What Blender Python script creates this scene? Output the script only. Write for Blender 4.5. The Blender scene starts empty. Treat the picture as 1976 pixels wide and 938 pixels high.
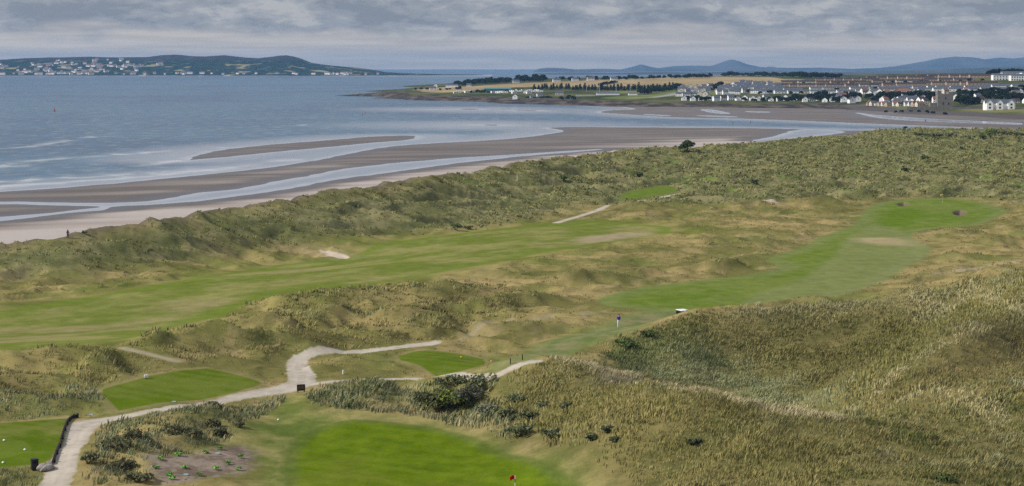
import bpy, bmesh, math, random
import numpy as np
from mathutils import Vector, Matrix

# ------------------------------------------------------------------ camera, world, sun, exposure
S = bpy.context.scene
COL = S.collection
F, CX, CY, EYE, CAMZ = 3750.0, 988.0, 469.0, 129.0, 38.0      # focal length and frame of the photograph in its pixels
PITCH = math.atan((CY - EYE) / F)
cam = bpy.data.objects.new('camera', bpy.data.cameras.new('camera'))
COL.objects.link(cam); S.camera = cam
cam.location = (0, 0, CAMZ); cam.rotation_euler = (math.pi / 2 - PITCH, 0, 0)
cam.data.sensor_width = 36; cam.data.lens = 36 * F / 1976
cam.data.clip_start = 1; cam.data.clip_end = 120000

SUN_EL, SUN_AZ = math.radians(37), math.radians(-104)           # azimuth clockwise from straight ahead (+Y)
W = bpy.data.worlds.new('World'); S.world = W; W.use_nodes = True
def build_world():
    nt = W.node_tree; N = nt.nodes; L = nt.links; N.clear()
    def nd(t, **k):
        n = N.new(t)
        for a, b in k.items(): setattr(n, a, b)
        return n
    def math_(op, a, b=None, c=None):
        n = nd('ShaderNodeMath', operation=op)
        for i, v in enumerate((a, b, c)):
            if v is None: continue
            if isinstance(v, (int, float)): n.inputs[i].default_value = v
            else: L.new(v, n.inputs[i])
        return n.outputs[0]
    def mapr(v, a, b, c, d, smooth=True):
        n = nd('ShaderNodeMapRange'); n.interpolation_type = 'SMOOTHSTEP' if smooth else 'LINEAR'
        L.new(v, n.inputs[0])
        for i, x in enumerate((a, b, c, d)): n.inputs[i + 1].default_value = x
        return n.outputs[0]
    def mix(f, a, b):
        n = nd('ShaderNodeMix', data_type='RGBA')
        if isinstance(f, (int, float)): n.inputs[0].default_value = f
        else: L.new(f, n.inputs[0])
        for i, v in ((6, a), (7, b)):
            if isinstance(v, tuple): n.inputs[i].default_value = (*v, 1)
            else: L.new(v, n.inputs[i])
        return n.outputs[2]
    tc = nd('ShaderNodeTexCoord'); sep = nd('ShaderNodeSeparateXYZ'); L.new(tc.outputs['Generated'], sep.inputs[0])
    x, y, z = sep.outputs
    az = math_('ARCTAN2', x, y)
    el = math_('ARCSINE', z)
    def noise(sx, sy, scale, det, rough, off=0.0, dist=0.0):
        cb = nd('ShaderNodeCombineXYZ')
        L.new(math_('MULTIPLY_ADD', az, sx, off), cb.inputs[0]); L.new(math_('MULTIPLY', el, sy), cb.inputs[1])
        n = nd('ShaderNodeTexNoise'); L.new(cb.outputs[0], n.inputs['Vector'])
        n.inputs['Scale'].default_value = scale; n.inputs['Detail'].default_value = det
        n.inputs['Roughness'].default_value = rough; n.inputs['Distortion'].default_value = dist
        return n.outputs[0]
    sky = nd('ShaderNodeTexSky'); sky.sky_type = 'NISHITA'; sky.sun_disc = False
    sky.sun_elevation = SUN_EL; sky.sun_rotation = SUN_AZ; sky.air_density = 1.0; sky.dust_density = 1.5
    big = noise(12, 58, 1.0, 4, 0.5, 3.7, 0.2)              # long cloud banks
    mid = noise(52, 150, 1.0, 8, 0.64, 9.1, 0.25)              # rolls inside the banks
    low = noise(10, 230, 1.0, 5, 0.55, 1.3, 0.2)                     # thin layers near the horizon
    c_dark, c_mid, c_lite, c_hor = (2.45, 2.75, 3.35), (3.4, 3.65, 4.15), (5.2, 5.2, 5.3), (6.9, 6.3, 5.75)
    f = math_('ADD', math_('MULTIPLY', big, 0.5), math_('MULTIPLY', mid, 0.5))
    hi = mix(mapr(f, 0.42, 0.51, 0, 1), c_dark, mix(mapr(f, 0.50, 0.60, 0, 1), c_mid, c_lite))
    lo = mix(mapr(low, 0.38, 0.62, 0, 1), (5.5, 5.1, 4.8), c_hor)
    vis = mix(mapr(math_('ADD', el, math_('MULTIPLY', math_('SUBTRACT', big, 0.5), 0.03)), 0.013, 0.021, 0, 1), lo, hi)
    # bright small cumulus heads
    cu = noise(60, 260, 1.0, 5, 0.55, 20.0, 0.2)
    cum = math_('MULTIPLY', mapr(cu, 0.66, 0.70, 0, 1), mapr(el, 0.024, 0.012, 0, 1))
    vis = mix(math_('MULTIPLY', cum, 0.7), vis, (6.3, 6.2, 6.1))
    up = mix(mapr(el, 0.05, 0.9, 0, 1, False), (3.6, 4.0, 4.8), (5.0, 5.5, 6.4))   # overcast gets brighter overhead
    over = mix(mapr(el, 0.04, 0.16, 0, 1), vis, up)
    tot = mix(0.88, sky.outputs[0], over)
    bg = nd('ShaderNodeBackground'); bg.inputs[1].default_value = 0.09
    L.new(tot, bg.inputs[0]); out = nd('ShaderNodeOutputWorld'); L.new(bg.outputs[0], out.inputs[0])
build_world()
sun = bpy.data.objects.new('sun', bpy.data.lights.new('sun', 'SUN')); COL.objects.link(sun)
sun.data.energy = 4.0; sun.data.angle = math.radians(4); sun.data.color = (1, .95, .86)
sdir = Vector((math.sin(SUN_AZ) * math.cos(SUN_EL), math.cos(SUN_AZ) * math.cos(SUN_EL), math.sin(SUN_EL)))
sun.rotation_euler = (-sdir).to_track_quat('-Z', 'Y').to_euler()
S.view_settings.view_transform = 'Standard'; S.view_settings.look = 'None'
S.view_settings.gamma = 1; S.view_settings.use_curve_mapping = False
S.view_settings.exposure = 0.1
S.cycles.max_bounces = 5; S.cycles.diffuse_bounces = 2; S.cycles.glossy_bounces = 2
S.cycles.transmission_bounces = 2; S.cycles.volume_bounces = 0
S.cycles.use_denoising = False
S.cycles.sample_clamp_indirect = 4

# ------------------------------------------------------------------ helpers: maths
random.seed(7); RNG = np.random.default_rng(11)
SP, CP = math.sin(PITCH), math.cos(PITCH)
def rays(px, py):
    a = np.asarray(px, float) - CX; b = CY - np.asarray(py, float)
    return a, F * CP + b * SP, -F * SP + b * CP
def at_z(px, py, z):                                         # where the sight line meets a level surface
    a, b, c = rays(px, py); s = (np.asarray(z, float) - CAMZ) / c
    return np.stack([a * s, b * s], -1)
def at_d(px, py, d):                                         # ... or a given distance
    a, b, c = rays(px, py); s = np.asarray(d, float) / b
    return np.stack([a * s, b * s, CAMZ + c * s], -1)
_G = np.random.default_rng(5).uniform(0, 2 * np.pi, 4096); _GX, _GY = np.cos(_G).astype('f4'), np.sin(_G).astype('f4')
def perlin(x, y, seed=0):
    x = np.asarray(x, 'f8'); y = np.asarray(y, 'f8')
    ix = np.floor(x).astype(np.int64); iy = np.floor(y).astype(np.int64)
    fx = (x - ix).astype('f4'); fy = (y - iy).astype('f4')
    u = fx * fx * fx * (fx * (fx * 6 - 15) + 10); v = fy * fy * fy * (fy * (fy * 6 - 15) + 10)
    def g(i, j, dx, dy):
        h = ((i * 374761393 + j * 668265263 + seed * 974634777) & 0xffffffff)
        h = ((h ^ (h >> 13)) * 1274126177) & 0xffffffff
        h = (h ^ (h >> 16)) & 4095
        return _GX[h] * dx + _GY[h] * dy
    a = g(ix, iy, fx, fy); b = g(ix + 1, iy, fx - 1, fy); c = g(ix, iy + 1, fx, fy - 1); d = g(ix + 1, iy + 1, fx - 1, fy - 1)
    return (a + (b - a) * u + ((c + (d - c) * u) - (a + (b - a) * u)) * v) * 1.4
def fbm(x, y, octs=4, seed=0, gain=.5):
    r = 0; a = 1; t = 0
    for k in range(octs):
        r = r + a * perlin(x * 2 ** k, y * 2 ** k, seed + k * 17); t += a; a *= gain
    return r / t
def sst(a, b, x):
    t = np.clip((x - a) / (b - a), 0, 1); return t * t * (3 - 2 * t)
def sdf(poly, X, Y, margin=40.0):                            # signed distance, + inside; -margin far away
    P = np.asarray(poly, float)
    out = np.full(X.shape, -margin, 'f4')
    lo = P.min(0) - margin; hi = P.max(0) + margin
    m = (X > lo[0]) & (X < hi[0]) & (Y > lo[1]) & (Y < hi[1])
    if not m.any(): return out
    x = X[m]; y = Y[m]; d2 = np.full(x.shape, 1e18); ins = np.zeros(x.shape, bool)
    Q = np.roll(P, -1, 0)
    for (ax, ay), (bx, by) in zip(P, Q):
        ex, ey = bx - ax, by - ay; L2 = ex * ex + ey * ey
        if L2 < 1e-9: continue
        t = np.clip(((x - ax) * ex + (y - ay) * ey) / L2, 0, 1)
        d2 = np.minimum(d2, (x - ax - t * ex) ** 2 + (y - ay - t * ey) ** 2)
        if ay != by:
            c = (ay > y) != (by > y)
            ins ^= c & (x < ex * (y - ay) / (by - ay) + ax)
    d = np.sqrt(d2); out[m] = np.maximum(np.where(ins, d, -d), -margin)
    return out
def line_d(pts, X, Y, margin=40.0):                          # distance to a polyline
    P = np.asarray(pts, float); out = np.full(X.shape, margin, 'f4')
    lo = P.min(0) - margin; hi = P.max(0) + margin
    m = (X > lo[0]) & (X < hi[0]) & (Y > lo[1]) & (Y < hi[1])
    if not m.any(): return out
    x = X[m]; y = Y[m]; d2 = np.full(x.shape, 1e18)
    for (ax, ay), (bx, by) in zip(P[:-1], P[1:]):
        ex, ey = bx - ax, by - ay; L2 = max(ex * ex + ey * ey, 1e-9)
        t = np.clip(((x - ax) * ex + (y - ay) * ey) / L2, 0, 1)
        d2 = np.minimum(d2, (x - ax - t * ex) ** 2 + (y - ay - t * ey) ** 2)
    out[m] = np.minimum(np.sqrt(d2), margin); return out
def smooth(poly, n=3, closed=True):                          # round a polygon's corners (Chaikin)
    P = np.asarray(poly, float)
    for _ in range(n):
        Q = np.roll(P, -1, 0) if closed else P[1:]
        A = P if closed else P[:-1]
        R = np.empty((2 * len(A), P.shape[1])); R[0::2] = A * .75 + Q * .25; R[1::2] = A * .25 + Q * .75
        P = R if closed else np.vstack([P[:1], R, P[-1:]])
    return P
class TPS:                                                   # thin-plate surface through surveyed heights
    def __init__(s, P, z, reg=1e-4):
        s.P = np.asarray(P, float) / 100; n = len(s.P)
        r2 = ((s.P[:, None] - s.P[None]) ** 2).sum(-1); K = .5 * r2 * np.log(r2 + 1e-12) + reg * np.eye(n)
        A = np.zeros((n + 3, n + 3)); A[:n, :n] = K; A[:n, n] = 1; A[:n, n + 1:] = s.P; A[n:, :n] = A[:n, n:].T
        s.w = np.linalg.solve(A, np.r_[np.asarray(z, float), 0, 0, 0])
    def raster(s, x0, x1, y0, y1, step):
        xs = np.arange(x0, x1 + step, step); ys = np.arange(y0, y1 + step, step)
        Z = np.empty((len(ys), len(xs)))
        for i, y in enumerate(ys):
            r2 = (xs[:, None] / 100 - s.P[None, :, 0]) ** 2 + (y / 100 - s.P[None, :, 1]) ** 2
            Z[i] = (.5 * r2 * np.log(r2 + 1e-12)) @ s.w[:-3] + s.w[-3] + s.w[-2] * xs / 100 + s.w[-1] * y / 100
        return Raster(Z, x0, y0, step)
class Raster:
    def __init__(s, Z, x0, y0, step): s.Z, s.x0, s.y0, s.st = Z, x0, y0, step
    def __call__(s, X, Y):
        a = np.clip((np.asarray(X) - s.x0) / s.st, 0, s.Z.shape[1] - 1.001); b = np.clip((np.asarray(Y) - s.y0) / s.st, 0, s.Z.shape[0] - 1.001)
        i = a.astype(int); j = b.astype(int); u = a - i; v = b - j; Z = s.Z
        return (Z[j, i] * (1 - u) + Z[j, i + 1] * u) * (1 - v) + (Z[j + 1, i] * (1 - u) + Z[j + 1, i + 1] * u) * v
def hit(px, py, H, d0, d1, n=700):                           # first ground the sight line meets
    px = np.atleast_1d(np.asarray(px, float)); py = np.atleast_1d(np.asarray(py, float))
    a, b, c = rays(px, py); D = d0 * (d1 / d0) ** np.linspace(0, 1, n)
    s = D[None] / b[:, None]; X = a[:, None] * s; Y = np.broadcast_to(D[None], X.shape); Z = CAMZ + c[:, None] * s
    G = H(X, Y); below = Z <= G; k = np.where(below.any(1), below.argmax(1), n - 1); k0 = np.maximum(k - 1, 0); r = np.arange(len(px))
    e0 = (Z - G)[r, k0]; e1 = (Z - G)[r, k]; t = np.where(np.abs(e0 - e1) > 1e-9, e0 / (e0 - e1 + 1e-12), 0); t = np.clip(t, 0, 1)
    d = D[k0] + (D[k] - D[k0]) * t
    return np.stack([a * d / b, d], -1)

# ------------------------------------------------------------------ helpers: materials and objects
def principled(name, rough=.8, spec=.2):
    m = bpy.data.materials.new(name); m.use_nodes = True
    b = m.node_tree.nodes['Principled BSDF']; b.inputs['Roughness'].default_value = rough
    b.inputs['Specular IOR Level'].default_value = spec
    return m, m.node_tree, b
def plain(name, col, rough=.7, spec=.3, var=.12, scale=3.0, metal=0.0):   # colour with a little procedural wear
    m, nt, b = principled(name, rough, spec); N = nt.nodes
    n = N.new('ShaderNodeTexNoise'); n.inputs['Scale'].default_value = scale; n.inputs['Detail'].default_value = 4
    tc = N.new('ShaderNodeTexCoord'); nt.links.new(tc.outputs['Object'], n.inputs['Vector'])
    mr = N.new('ShaderNodeMapRange'); mr.inputs[1].default_value = .3; mr.inputs[2].default_value = .7
    mr.inputs[3].default_value = 1 - var; mr.inputs[4].default_value = 1 + var; nt.links.new(n.outputs[0], mr.inputs[0])
    v = N.new('ShaderNodeVectorMath'); v.operation = 'SCALE'; v.inputs[0].default_value = col
    nt.links.new(mr.outputs[0], v.inputs['Scale']); nt.links.new(v.outputs[0], b.inputs['Base Color'])
    b.inputs['Metallic'].default_value = metal
    return m
def attr_mat(name, rough=.85, spec=.15, fine=None, rough_attr=False, transl=0.0, objvar=0.0, up=0.0, nrm=False):   # colour from the mesh's own colour attribute
    m, nt, b = principled(name, rough, spec); N = nt.nodes; L = nt.links
    a = N.new('ShaderNodeAttribute'); a.attribute_name = 'Col'; c = a.outputs['Color']
    if fine:
        tc = N.new('ShaderNodeTexCoord')
        for sc, amt in fine:
            n = N.new('ShaderNodeTexNoise'); n.inputs['Scale'].default_value = sc; n.inputs['Detail'].default_value = 3; n.inputs['Roughness'].default_value = .65
            L.new(tc.outputs['Object'], n.inputs['Vector'])
            mr = N.new('ShaderNodeMapRange'); mr.inputs[1].default_value = .3; mr.inputs[2].default_value = .7
            mr.inputs[3].default_value = 1 - amt; mr.inputs[4].default_value = 1 + amt; L.new(n.outputs[0], mr.inputs[0])
            v = N.new('ShaderNodeVectorMath'); v.operation = 'SCALE'; L.new(c, v.inputs[0]); L.new(mr.outputs[0], v.inputs['Scale']); c = v.outputs[0]
    if objvar:
        oi = N.new('ShaderNodeObjectInfo'); mr = N.new('ShaderNodeMapRange'); L.new(oi.outputs['Random'], mr.inputs[0])
        mr.inputs[3].default_value = 1 - objvar; mr.inputs[4].default_value = 1 + objvar
        v = N.new('ShaderNodeVectorMath'); v.operation = 'SCALE'; L.new(c, v.inputs[0]); L.new(mr.outputs[0], v.inputs['Scale']); c = v.outputs[0]
    L.new(c, b.inputs['Base Color'])
    if up:                                                   # blades scatter light like a soft mat: lean the shading normal upwards
        g = N.new('ShaderNodeNewGeometry'); a1 = N.new('ShaderNodeVectorMath'); a1.operation = 'MULTIPLY_ADD'; L.new(g.outputs['Normal'], a1.inputs[0]); a1.inputs[1].default_value = (.4, .4, .3); a1.inputs[2].default_value = (0, 0, up)
        if nrm: an = N.new('ShaderNodeAttribute'); an.attribute_name = 'Nrm'; L.new(an.outputs['Vector'], a1.inputs[2])
        nn = N.new('ShaderNodeVectorMath'); nn.operation = 'NORMALIZE'; L.new(a1.outputs[0], nn.inputs[0]); L.new(nn.outputs[0], b.inputs['Normal'])
    if rough_attr:
        r = N.new('ShaderNodeAttribute'); r.attribute_name = 'Rgh'; L.new(r.outputs['Fac'], b.inputs['Roughness'])
    if transl:
        t = N.new('ShaderNodeBsdfTranslucent'); L.new(c, t.inputs[0]); mx = N.new('ShaderNodeMixShader'); mx.inputs[0].default_value = transl
        L.new(b.outputs[0], mx.inputs[1]); L.new(t.outputs[0], mx.inputs[2]); L.new(mx.outputs[0], N['Material Output'].inputs[0])
    return m
def np_mesh(name, V, Fc, col=None, rgh=None, smooth_=True, fcol=None):   # Fc: (n,3) or (n,4) int array
    me = bpy.data.meshes.new(name); k = Fc.shape[1]
    me.vertices.add(len(V)); me.vertices.foreach_set('co', np.ascontiguousarray(V, 'f4').ravel())
    me.loops.add(Fc.size); me.loops.foreach_set('vertex_index', np.ascontiguousarray(Fc, 'i4').ravel())
    me.polygons.add(len(Fc)); me.polygons.foreach_set('loop_start', np.arange(0, Fc.size, k, dtype='i4'))
    me.polygons.foreach_set('use_smooth', np.full(len(Fc), smooth_, bool))
    me.update(calc_edges=True)
    for c, dom in ((col, 'POINT'), (fcol, 'FACE')):
        if c is not None:
            a = me.attributes.new('Col', 'FLOAT_COLOR', dom); a.data.foreach_set('color', np.c_[c, np.ones(len(c))].astype('f4').ravel())
    if rgh is not None:
        a = me.attributes.new('Rgh', 'FLOAT', 'POINT'); a.data.foreach_set('value', np.ascontiguousarray(rgh, 'f4'))
    return me
def link(name, me, mats, parent=None):
    o = bpy.data.objects.new(name, me); COL.objects.link(o)
    if me is not None:
        for m in (mats if isinstance(mats, (list, tuple)) else [mats]): me.materials.append(m)
    if parent: o.parent = parent
    return o
def tag(o, label=None, cat=None, group=None, kind=None):
    if label: o['label'] = label
    if cat: o['category'] = cat
    if group: o['group'] = group
    if kind: o['kind'] = kind
    return o
def thing(name, loc, label, cat, group=None, rz=0.0):
    o = bpy.data.objects.new(name, None); COL.objects.link(o); o.location = loc; o.rotation_euler = (0, 0, rz)
    o.empty_display_size = .3
    return tag(o, label, cat, group)
def copy_tree(o, loc, rz, label=None, group=None, scale=1.0, name=None):
    c = o.copy(); COL.objects.link(c); c.location = loc; c.rotation_euler = (0, 0, rz); c.scale = (scale,) * 3
    if label: c['label'] = label
    if group: c['group'] = group
    for ch in list(o.children):
        d = ch.copy(); COL.objects.link(d); d.parent = c
        for g in list(ch.children):
            e = g.copy(); COL.objects.link(e); e.parent = d
    return c
class MB:                                                    # collects shapes for one mesh
    def __init__(s): s.bm = bmesh.new(); s.mi = 0
    def _mat(s, fs):
        for f in fs: f.material_index = s.mi
    def box(s, c, d, rz=0, bev=0, taper=1.0):
        r = bmesh.ops.create_cube(s.bm, size=1); vs = r['verts']
        for v in vs:
            k = taper if v.co.z > 0 else 1
            v.co = Vector((v.co.x * d[0] * k, v.co.y * d[1] * k, v.co.z * d[2]))
        fs = list({f for v in vs for f in v.link_faces}); s._mat(fs)
        if bev:
            rr = bmesh.ops.bevel(s.bm, geom=list({e for v in vs for e in v.link_edges}), offset=bev, segments=2, affect='EDGES')
            vs = rr['verts'] + [v for v in vs if v.is_valid]; vs = list(set(vs)); s._mat({f for v in vs for f in v.link_faces})
        M = Matrix.Translation(c) @ Matrix.Rotation(rz, 4, 'Z')
        for v in vs: v.co = M @ v.co
        return s
    def tube(s, a, b, r0, r1=None, n=10):
        a, b = Vector(a), Vector(b); r1 = r0 if r1 is None else r1
        r = bmesh.ops.create_cone(s.bm, cap_ends=True, segments=n, radius1=r0, radius2=r1, depth=(b - a).length)
        M = Matrix.Translation((a + b) / 2) @ (b - a).to_track_quat('Z', 'Y').to_matrix().to_4x4()
        for v in r['verts']: v.co = M @ v.co
        s._mat({f for v in r['verts'] for f in v.link_faces}); return s
    def ball(s, c, r, sub=2, sc=(1, 1, 1)):
        q = bmesh.ops.create_icosphere(s.bm, subdivisions=sub, radius=r)
        for v in q['verts']: v.co = Vector((v.co.x * sc[0], v.co.y * sc[1], v.co.z * sc[2])) + Vector(c)
        s._mat({f for v in q['verts'] for f in v.link_faces}); return s
    def poly(s, pts):
        s._mat([s.bm.faces.new([s.bm.verts.new(p) for p in pts])]); return s
    def prism(s, prof, x0, x1):                              # closed (y,z) profile swept along x
        a = [s.bm.verts.new((x0, p[0], p[1])) for p in prof]; b = [s.bm.verts.new((x1, p[0], p[1])) for p in prof]; n = len(prof)
        fs = [s.bm.faces.new(a[::-1]), s.bm.faces.new(b)] + [s.bm.faces.new((a[i], a[(i + 1) % n], b[(i + 1) % n], b[i])) for i in range(n)]
        s._mat(fs); return s
    def mesh(s, name, sm=False):
        bmesh.ops.recalc_face_normals(s.bm, faces=s.bm.faces)
        me = bpy.data.meshes.new(name); s.bm.to_mesh(me); s.bm.free()
        if sm: me.polygons.foreach_set('use_smooth', np.ones(len(me.polygons), bool))
        return me
    def build(s, name, mats, parent=None, sm=False): return link(name, s.mesh(name, sm), mats, parent)

# ------------------------------------------------------------------ the links: survey of heights  (photo x, y, height)
SURV = []; SURVX = []
def sv(z, *pts):
    for p in pts: SURV.append((p[0], p[1], p[2] if len(p) > 2 else z))
# putting green and its surrounds
sv(4.0, (560,830),(660,822),(760,825),(860,845),(960,890),(700,930),(580,930),(1050,938),(640,1050),(900,1100),(300,1060),(60,1050),(-300,1050))
sv(4.1, (520,810),(545,770),(500,860),(490,930),(1000,872),(900,832),(800,806))
# cart path and tees
sv(4.2, (110,938),(140,860),(150,815),(250,800),(400,776),(520,755),(575,715),(575,690),(650,677),(760,670),(850,659),(700,733),(860,730),(990,708))
sv(4.7, (230,770),(340,745),(400,720),(300,780),(460,745)); sv(4.8, (0,850),(60,870),(90,830),(-150,860)); sv(4.7, (780,692),(850,690),(910,705))
sv(5.6, (280,830),(200,860),(350,815),(430,800)); sv(4.5, (180,930),(330,930),(420,890)); sv(5.0, (640,770),(740,770),(850,780),(700,750))
# rough bank on the left between the tee and the long fairway
sv(6.2, (0,700),(100,690),(200,680)); sv(5.8, (270,663),(400,660),(520,655),(600,655)); sv(5.0, (0,760),(100,755),(180,740),(-200,760)); sv(6.0, (-250,720))
# long fairway and the land in the middle
sv(4.0, (-250,640),(0,640),(0,600),(200,640),(150,580),(300,560),(450,530),(600,530),(750,510),(900,480),(1050,460),(1200,450),(1290,445),(400,600),(-250,590))
sv(4.2, (650,560),(800,560),(950,560),(1080,570),(700,640),(850,620),(1000,600),(1100,520),(1250,500),(1400,480),(1500,440),(1300,540),(1400,420),(1200,410))
sv(4.0, (960,690),(1050,665),(1150,630),(1190,620),(1250,600),(1320,580),(1450,555),(1550,520),(1650,480),(1700,440),(1750,410),(1850,400),(1930,410),(1620,560),(1700,540),(1760,490))
sv(4.4, (1850,480),(1950,470),(1900,520),(2100,480),(2300,420),(2000,430),(2200,500))
# dune rampart along the beach: foot, then crest (given by distance)
FOOT = [(-260,580),(-120,556),(0,531),(136,527),(218,517),(307,512),(358,498),(433,483),(529,469),(658,459),(807,449),(923,441),(1001,428),(1103,404)]
for p in FOOT: sv(4.0, p)
CREST = [(-400,540,300),(-250,518,306),(-120,497,318),(0,478,332),(130,459,338),(191,447,346),(273,433,352),(368,421,372),(433,406,390),(512,396,402),(658,371,432),(745,357,450),(831,343,472),(916,334,512),(1018,315,560),(1104,302,620),(1220,289,700),(1308,285,722),(1350,283,735),(1452,278,772),(1555,268,842),(1633,264,884),(1691,252,955),(1760,250,970),(1976,252,985),(2150,254,985),(2500,258,985)]
for x, y, d in CREST:
    p = at_d(x, y, d); SURV.append((x, y, p[2]))
# dune field beyond
sv(6.0, (1000,370),(900,390),(800,405),(1100,345),(1200,325),(1320,310)); sv(5.0, (1250,345),(1400,330),(1500,300),(1600,290),(1700,285),(1800,275),(1950,275),(1500,350),(1650,340),(1800,330),(1950,330),(1550,380),(1750,365),(1900,365),(2150,290),(2150,350),(2400,300))
sv(4.3, (1190,385),(1290,368),(1620,364),(1300,400))
# the big dunes on the right: near ridge, hollow, back wall, spur
for x, y, d in [(1070,692,208),(1110,700,197),(1150,712,186),(1250,740,172),(1350,765,166),(1450,785,164),(1560,803,163),(1640,808,164)]: SURV.append((x, y, at_d(x, y, d)[2]))
for x, y, d in [(1150,712,186),(1250,740,172),(1350,765,166),(1450,785,164),(1560,803,163)]:
    p = at_d(x, y, d); k = (d + 12) / d; z_ = p[2] - 3.9; a_, b_, c_ = rays(x, 0); SURVX.append((p[0] * k, p[1] * k, z_))
for x, y, d in [(1150,938,152),(1250,938,148),(1350,938,145),(1450,938,141),(1550,938,139),(1700,938,138),(1850,938,138),(1976,938,140),(2200,938,140),(1250,1060,128),(1500,1060,122),(1800,1060,122),(2100,1060,124)]: SURV.append((x, y, at_d(x, y, d)[2]))
for x, y, d in [(1050,800,176),(1000,770,184),(1120,830,168),(1200,830,160),(1350,850,154),(1500,870,150),(1600,880,149)]: SURV.append((x, y, at_d(x, y, d)[2]))
for x, y, z in [(1180,652,5),(1250,634,5.6)]: SURV.append((x, y, z))
for x, y, d in [(1300,612,244),(1330,603,245),(1400,597,246),(1480,590,247),(1560,584,248),(1640,577,249),(1720,566,249),(1800,551,247),(1890,532,244),(1976,514,241),(2150,495,238),(2350,485,236)]: SURV.append((x, y, at_d(x, y, d)[2]))
for x, y, z in [(1160,690,4.4),(1250,700,3.0),(1400,720,1.6),(1500,750,1.2),(1600,775,2.0),(1300,680,4.0),(1450,680,3.4),(1600,700,3.2),(1700,690,4.4),(1780,650,5.6),(1830,625,7.2)]: SURV.append((x, y, z))
for x, y, d in [(1892,630,192),(1850,655,190),(1800,688,188),(1740,725,186),(1680,770,184)]: SURV.append((x, y, at_d(x, y, d)[2]))
for x, y, d in [(1976,600,204),(1976,700,182),(1900,720,180),(1976,800,165),(1850,800,168),(1780,760,176),(1720,790,176),(1900,690,188),(1960,660,192),(1800,870,152),(1900,870,153),(2150,620,200),(2150,760,170),(1920,560,222),(1940,640,194)]: SURV.append((x, y, at_d(x, y, d)[2]))
SURV = np.array(SURV, float)
SW = at_z(SURV[:, 0], SURV[:, 1], SURV[:, 2])
for x, d, z_ in [(1180,249,4),(1250,256,4),(1317,258,3.6),(1317,268,3.8),(1400,264,4),(1480,270,4.1),(1560,276,4.1),(1640,284,4.2),(1720,262,6.8),(1800,264,7.2),(1900,266,7.4),(1990,268,7.8),(1700,292,4.4),(1780,298,4.4),(1880,300,4.8),(1990,302,5),(2150,300,6),(2150,264,8),(2350,264,8)]: p = at_d(x, 600, d); SURVX.append((p[0], p[1], z_))
SX = np.array(SURVX); BASE = TPS(np.vstack([SW, SX[:, :2]]), np.r_[SURV[:, 2], SX[:, 2]], 2e-4).raster(-520, 520, 60, 1300, 2.0)
CW = np.array([at_d(x, y, d)[:2] for x, y, d in CREST])
LANDP = np.vstack([CW, [(CW[-1, 0] + 300, 900), (600, 300), (400, 40), (-400, 40), (-400, CW[0, 1])]])
def base_h(X, Y): return np.clip(BASE(X, Y), 1.2, 17)
def P(*pts, n=2):                                             # a ground outline seen in the photo, laid on the surveyed ground
    a = np.array(pts, float); w = hit(a[:, 0], a[:, 1], base_h, 90, 1200)
    return smooth(w, n) if n else w
def Z0(*pts, n=2): a = np.array(pts, float); return smooth(at_z(a[:, 0], a[:, 1], .15), n)

FAIR1 = P((-260,668),(-260,622),(0,602),(136,578),(218,565),(334,544),(420,531),(512,513),(580,506),(658,500),(700,487),(720,472),(796,462),(878,452),(1001,437),(1069,433),(1137,426),(1240,433),(1301,438),(1291,450),(1200,461),(1103,478),(1000,497),(920,513),(826,530),(730,548),(690,557),(600,556),(559,561),(494,578),(443,606),(341,628),(273,650),(170,662),(68,674),(0,681))
FAIR2 = P((1165,590),(1147,580),(1185,566),(1240,554),(1318,546),(1384,537),(1452,530),(1507,520),(1500,510),(1476,500),(1527,483),(1565,472),(1575,459),(1623,445),(1657,428),(1664,404),(1708,387),(1793,382),(1862,385),(1896,392),(1930,399),(1945,408),(1930,418),(1896,432),(1862,437),(1793,442),(1756,449),(1762,464),(1804,479),(1780,500),(1742,520),(1708,541),(1674,554),(1623,571),(1480,588),(1330,602),(1260,600))
WALK = P((955,702),(1000,683),(1060,657),(1150,634),(1200,612),(1240,598),(1330,598),(1330,603),(1250,631),(1180,650),(1100,676),(1040,697),(985,715),(940,716))
GREEN_FAR = P((1183,381),(1230,366),(1270,358),(1305,360),(1308,370),(1260,380),(1206,385)); GREEN_FAR2 = P((1565,366),(1600,361),(1645,361),(1640,368),(1600,370))
GREEN = P((566,938),(566,874),(598,837),(660,815),(710,814),(770,819),(847,831),(925,860),(1000,887),(1060,918),(1125,957),(1100,1010),(900,1080),(700,1060),(580,1000))
APRON = P((500,960),(520,890),(490,860),(470,830),(510,805),(545,785),(560,755),(585,758),(580,795),(640,792),(720,797),(820,806),(920,840),(1010,880),(1100,920),(1160,950),(1120,1050),(800,1120),(560,1050))
TEE1 = P((-180,835),(0,817),(147,803),(128,817),(117,857),(101,890),(63,896),(0,902),(-180,910)); TEE1B = P((-60,862),(40,842),(72,868),(0,888),(-60,885),n=1)
TEE2 = P((187,754),(234,740),(387,708),(440,718),(498,734),(508,744),(434,764),(234,797),(214,780), n=1)
TEE3 = P((752,693),(807,674),(880,681),(952,697),(908,722),(830,712), n=1)
PATHP = P((50,1010),(78,938),(84,914),(110,874),(127,834),(137,815),(167,809),(234,800),(334,784),(434,764),(554,742),(556,727),(551,700),(562,688),(581,680),(660,674),(760,668),(820,660),(850,656),(856,662),(827,668),(767,673),(693,682),(660,683),(618,685),(594,693),(592,707),(618,735),(581,753),(534,762),(468,770),(401,784),(334,793),(267,801),(207,815),(180,831),(164,857),(150,900),(134,938),(120,1010), n=1)
PATHR = P((600,742),(640,736),(700,733),(800,731),(900,729),(955,727),(985,712),(1008,701),(1036,697), n=0)
PATHF = P((1073,430),(1137,411),(1189,396),(1257,385),(1311,374), n=0)
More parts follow.
